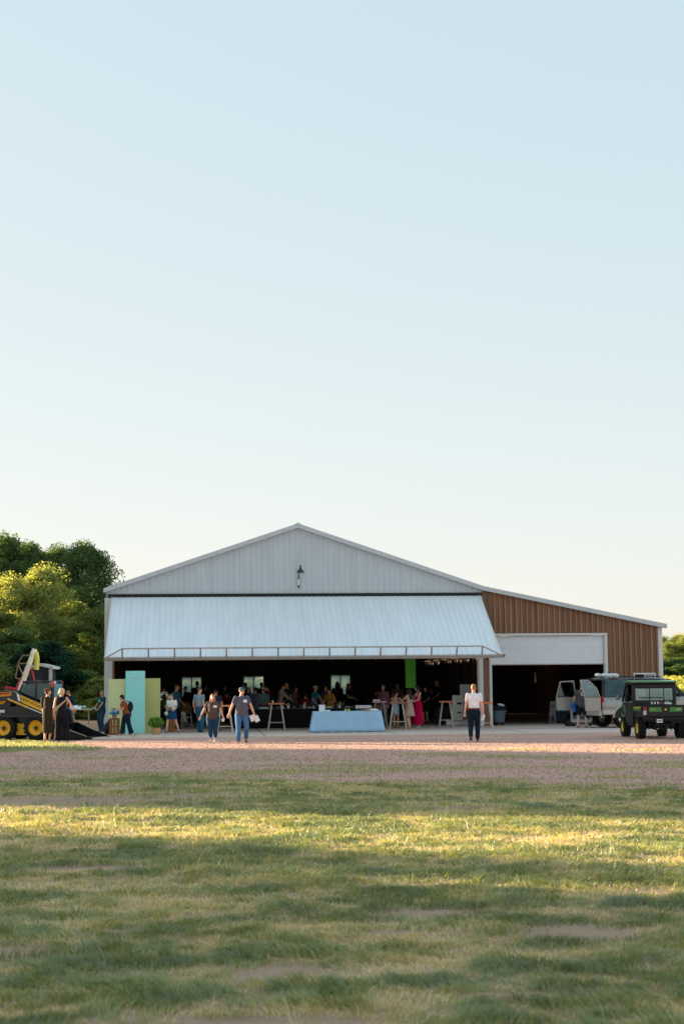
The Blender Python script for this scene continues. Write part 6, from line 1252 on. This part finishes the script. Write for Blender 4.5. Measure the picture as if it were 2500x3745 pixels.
def reardoor(hinge, ang, s, outer, label):
    # door plane: local s coordinate along direction ang (world), outward normal side
    
    mb = MB(); k_ = outer
    Wn = [(.05, 1.19), (.64, 1.19), (.82, 1.80), (.50, 1.78), (.18, 1.50)] if k_ else [(.07, 1.20), (.73, 1.20), (.62, 1.74), (.14, 1.77)]
    lower = [(0, .66), (.66, .66), (.69, 1.17), (0, 1.17)] if k_ else [(0, .66), (.80, .66), (.82, 1.17), (0, 1.17)]
    mb.prism(lower, -.035, .035)
    def stp(a, b_, w_): mb.bar((a[0], 0, a[1]), (b_[0], 0, b_[1]), w_, .05)
    for a, b_ in (((.02, 1.17), (.16, 1.52)), ((.16, 1.52), (.49, 1.81)), ((.49, 1.81), (.85, 1.83)), ((.67, 1.17), (.85, 1.83))) if k_ else (((.03, 1.17), (.10, 1.80)), ((.79, 1.17), (.63, 1.77)), ((.08, 1.80), (.66, 1.77))): stp(a, b_, .045)
    o = mb.build('rear_door', m_tan, su, .01); o['label'] = label
    Mw = MX.Translation(hinge) @ MX.Rotation(ang, 4, 'Z'); o.matrix_basis = MX.LocRotScale(su.location, su.rotation_euler, None).inverted() @ Mw
    q = MB(); q.prism(Wn, -.008, .008); q.build('pane', glass('door_pane', (40, 66, 84), .42, .06, (.32, .55, .7)) if outer else glass('dark_pane', (26, 30, 34), .12), o)
    if outer: q = MB(); q.box((.54, -.042, .98), (.13, .015, .09)); q.build('handle', m_bl, o, .01)
    else: q = MB(); q.prism([(.04, .70), (.76, .70), (.77, 1.12), (.04, 1.12)], -.055, -.036); q.build('inner_trim', M('door_trim', (120, 110, 108), .7), o, .01)
    return o
hn = c0-V((0, 0, .0)); reardoor(hn+V((-.06, -.04, 0)), R(200), 1, True, 'near rear door swung open with its black handle facing out')
hf = c0+lf*(2*HWc); reardoor(hf+V((-.06, .0, 0)), R(183), 1, False, 'far rear door swung open showing its dark window')
mb = MB(); mb.smooth = True; T0 = c0+lf*.45+fw*.45+V((0, 0, 1.93)); rg = np.random.default_rng(3)
for k in range(11): mb.ell(T0+V((rg.uniform(-.38, .40), rg.uniform(-.12, .12), .04+rg.random()*.07)), (.13, .11, .07), 10, 7)
put(mb, 'towels', M('white_towel', (214, 222, 224), .9, 0, .08, 20, bump=.8, bscale=50), 'bundle of crumpled white towels on the rear roof of the tan car', 'towels', None, 0)
# ---- green utility vehicle ----
Yu = 53.0; Xu = dp(2427, 52.3, .8)
ut = thing('utility_vehicle', 'green and black utility vehicle with a cargo bed and yellow rims, seen from behind', 'utility vehicle', (Xu, Yu+.05, .045), R(2.5))
for (x, y, r_) in ((-.63, 0, .315), (.63, 0, .315), (-.60, 2.35, .30), (.60, 2.35, .30)):
    s = 1 if x < 0 else -1; w_ = wheel(ut, (x, y, r_), r_, .26, .165, m_ryel, 16, .035, s, hubm=m_chrome); w_.rotation_euler = (0, 0, R(90))
mb = MB(); mb.b2(-.42, .42, -.25, 2.8, .36, .50); mb.b2(-.62, .62, .55, 1.95, .34, .44); mb.tube([(-.55, 0, .33), (.55, 0, .33)], .05, 10); mb.tube([(-.55, 2.35, .32), (.55, 2.35, .32)], .04, 10); mb.box((0, .1, .36), (.34, .4, .22)); mb.smooth = True; mb.tube([(-.3, -.35, .42), (.25, -.35, .42)], .08, 12); mb.build('chassis', m_bl, ut, .01)
mb = MB(); mb.tube([(.05, -.3, .34), (.05, -.62, .34)], .03, 8); mb.box((.05, -.66, .36), (.09, .12, .05)); mb.smooth = True; mb.ell((.05, -.66, .42), .03); mb.m = 1; mb.ell((-.15, -.30, .30), .035); mb.ell((.30, -.22, .27), .04); mb.build('tow_hitch', [m_bl, m_chrome], ut)
for s in (-1, 1):
    mb = MB(); mb.smooth = True; mb.tube([(s*.42, .22, .34), (s*.44, .12, .74)], .035, 8); mb.build('shock_absorber', M('shock', (120, 110, 90), .4, .5), ut)
mb = MB(); mb.b2(-.66, .66, -.74, .66, .66, .72); mb.b2(-.66, -.61, -.74, .66, .72, 1.0); mb.b2(.61, .66, -.74, .66, .72, 1.0); mb.b2(-.61, .61, .61, .66, .72, 1.02); mb.prism([(-.62, .52), (.60, .50), (.60, .66), (-.70, .66)], -.60, .60, 'x'); bed = mb.build('cargo_bed', m_bl, ut, .012)
mb = MB(); mb.b2(-.66, .66, -.80, -.742, .68, 1.02); mb.b2(-.62, .62, -.815, -.80, .70, .76); mb.b2(-.66, .66, -.82, -.74, 1.021, 1.045); tg = mb.build('tailgate', m_bl, ut, .012)
for s in (-1, 1):
    mb = MB(); mb.prism([(s*.14, .975), (s*.52, .975), (s*.52, .835), (s*.115, .835)], -.812, -.801); mb.build('green_panel', m_grn, tg)
    mb = MB()
    for k in range(6): x = s*.34+(k-2.5)*.026+ (-.06 if s < 0 else .06); mb.prism([(x, .89), (x+.016, .89), (x+.024, .925+.008*(k % 2)), (x+.008, .925)], -.818, -.8125)
    mb.build('lettering', M('letter_gold', (210, 170, 60), .5) if s < 0 else M('letter_cream', (226, 224, 180), .5), tg)
mb = MB(); mb.prism([(-.095, .965), (.095, .965), (.08, .85), (-.08, .85)], -.808, -.801); mb.m = 1; mb.prism([(-.035, .885), (.0, .875), (.035, .885), (.038, .915), (.0, .935), (-.03, .92)], -.815, -.809); mb.build('emblem', [m_bl, m_ryel], tg)
for s in (-1, 1):
    mb = MB(); mb.b2(s*.61-.04*0, s*.70, -.835, -.78, .88, .98); mb.m = 1; mb.b2(s*.61, s*.70, -.835, -.78, .74, .878); mb.build('tail_light', [M('red_lens', (168, 20, 34), .25, 0, .1) if s < 0 else M('orange_lens2', (226, 110, 60), .3), M('clear_lens', (216, 190, 182), .3)], ut, .01)
    mb = MB(); mb.b2(s*.662, s*.70, -.50, .60, .80, 1.0); mb.build('bed_side_panel', m_bl, ut, .01)
    mb = MB(); mb.b2(s*.702, s*.712, -.45, .55, .86, .99); mb.m = 1; mb.prism([(-.44, .985), (.50, .955), (.50, .93), (-.44, .95)], s*.713, s*.718, 'x'); mb.build('side_stripe', [m_grn, m_ryel], ut)
mb = MB(); mb.smooth = True; mb.tube([(-.72, -.55, .95), (-.70, -.80, .70), (-.60, -.86, .62), (.62, -.86, .62), (.72, -.8, .68)], .018, 8); mb.tube([(.12, -.86, .62), (.22, -.88, .50), (.48, -.88, .50), (.56, -.86, .62)], .013, 8); mb.tube([(-.45, -.86, .62), (-.35, -.88, .50), (-.05, -.88, .50), (.02, -.86, .62)], .013, 8); mb.build('rear_guard', M('guard_steel', (56, 52, 52), .4, .3), ut)
mb = MB(); mb.b2(-.31, -.13, -.90, -.893, .50, .61); mb.m = 1; mb.b2(-.28, -.16, -.906, -.901, .54, .575); mb.build('number_plate', [mw, M('plate_ink', (100, 118, 122), .6)], ut)
# cab
mb = MB()
for s in (-1, 1):
    mb.bar((s*.66, .72, .62), (s*.66, .76, 1.72), .10, .09); mb.bar((s*.66, .76, 1.72), (s*.62, 1.95, 1.72), .07, .07); mb.bar((s*.62, 1.95, 1.72), (s*.66, 2.42, 1.12), .07, .07); mb.bar((s*.66, 1.72, .55), (s*.64, 1.62, 1.70), .06, .06)
mb.b2(-.61, .61, .70, .76, 1.56, 1.70); mb.b2(-.61, .61, .70, .77, 1.02, 1.17); mb.b2(-.61, .61, .70, .76, .64, 1.02); mb.bar((-.61, 1.95, 1.72), (.61, 1.95, 1.72), .06, .06); cabf = mb.build('cab_frame', m_bl, ut, .02)
mb = MB(); mb.smooth = False
mb.prism([(.60, 1.745), (.66, 1.79), (1.3, 1.815), (2.02, 1.79), (2.12, 1.745)], -.72, .72, 'x'); mb.build('roof', m_grn, ut, .02)
mb = MB(); mb.b2(-.71, .71, .62, 2.08, 1.72, 1.743); mb.build('roof_lining', m_bl, ut)
mb = MB(); mb.b2(-.60, .60, .73, .737, 1.175, 1.555); mb.build('rear_window', glass('rear_glass', (190, 208, 204), .22), cabf)
mb = MB(); mb.b2(-.585, -.29, .722, .728, 1.19, 1.54); mb.build('pale_pane', M('pale_pane', (160, 176, 172), .2), cabf)
for x in (-.14, .32): mb = MB(); mb.b2(x-.012, x+.012, .715, .727, 1.175, 1.555); mb.build('window_bar', m_bl, cabf)
mb = MB(); mb.b2(-.5, .30, .710, .722, 1.245, 1.275); mb.build('window_bar', m_bl, cabf)
mb = MB()
for (x0, x1, z0, z1, q) in ((-.11, -.06, 1.05, 1.13, 0), (-.01, .04, 1.05, 1.13, 0), (.09, .14, 1.05, 1.13, 0), (.16, .28, 1.05, 1.13, 1), (.32, .56, 1.05, 1.10, 0), (.34, .50, 1.10, 1.14, 2), (-.055, -.015, 1.06, 1.12, 1)): mb.m = q; mb.b2(x0, x1, .688, .697, z0, z1)
mb.build('sticker', [mw, M('sticker_brown', (130, 70, 50), .6), M('sticker_teal', (130, 180, 180), .6)], cabf)
for s in (-1, 1):
    mb = MB(); mb.prism([(.80, .42), (1.68, .42), (1.68, 1.12), (.80, 1.12)], s*.63, s*.70, 'x'); mb.build('door', m_bl, ut, .015)
    mb = MB(); mb.prism([(1.72, .42), (2.02, .46), (2.05, .62), (2.3, .72), (2.55, .70), (2.7, .80), (2.66, .96), (2.40, 1.10), (1.72, 1.12)], s*.58, s*.66, 'x'); mb.build('front_fender', m_bl, ut, .015)
    mb = MB(); mb.prism([(1.74, .74), (2.05, .80), (2.10, 1.04), (1.74, 1.02)], s*.702, s*.712, 'x'); mb.build('green_panel', m_grn, ut)
    mb = MB(); mb.prism([(.82, 1.14), (1.62, 1.14), (1.58, 1.67), (.82, 1.67)], s*.66, s*.666, 'x'); mb.build('window', m_glass, ut)
    mb = MB(); mb.bar((s*.70, 2.05, 1.22), (s*.86, 2.05, 1.27), .02, .02); mb.box((s*.90, 2.05, 1.27), (.12, .05, .18)); mb.m = 1; mb.box((s*.90, 2.02, 1.27), (.09, .012, .14)); mb.build('side_mirror', [m_bl, m_chrome], ut, .008)
mb = MB(); mb.add([(-.60, 2.44, 1.12), (.60, 2.44, 1.12), (.56, 1.97, 1.70), (-.56, 1.97, 1.70)], [(0, 1, 2, 3)]); q = mb.build('windscreen', m_glass, ut); m_ = q.modifiers.new('s', 'SOLIDIFY'); m_.thickness = .006
mb = MB(); mb.prism([(2.40, .55), (2.95, .55), (3.0, .86), (2.42, 1.10)], -.598, .598, 'x'); mb.build('bonnet', m_grn, ut, .02)
mb = MB()
for x in (-.32, .32): mb.b2(x-.24, x+.24, .95, 1.40, .62, .78); mb.b2(x-.23, x+.23, .86, .97, .78, 1.30)
mb.tube([(-.32, 1.75, 1.1), (-.32, 1.9, .8)], .02, 8); mb.build('seat', M('seat_tan', (96, 84, 60), .8), ut, .03)
finish()
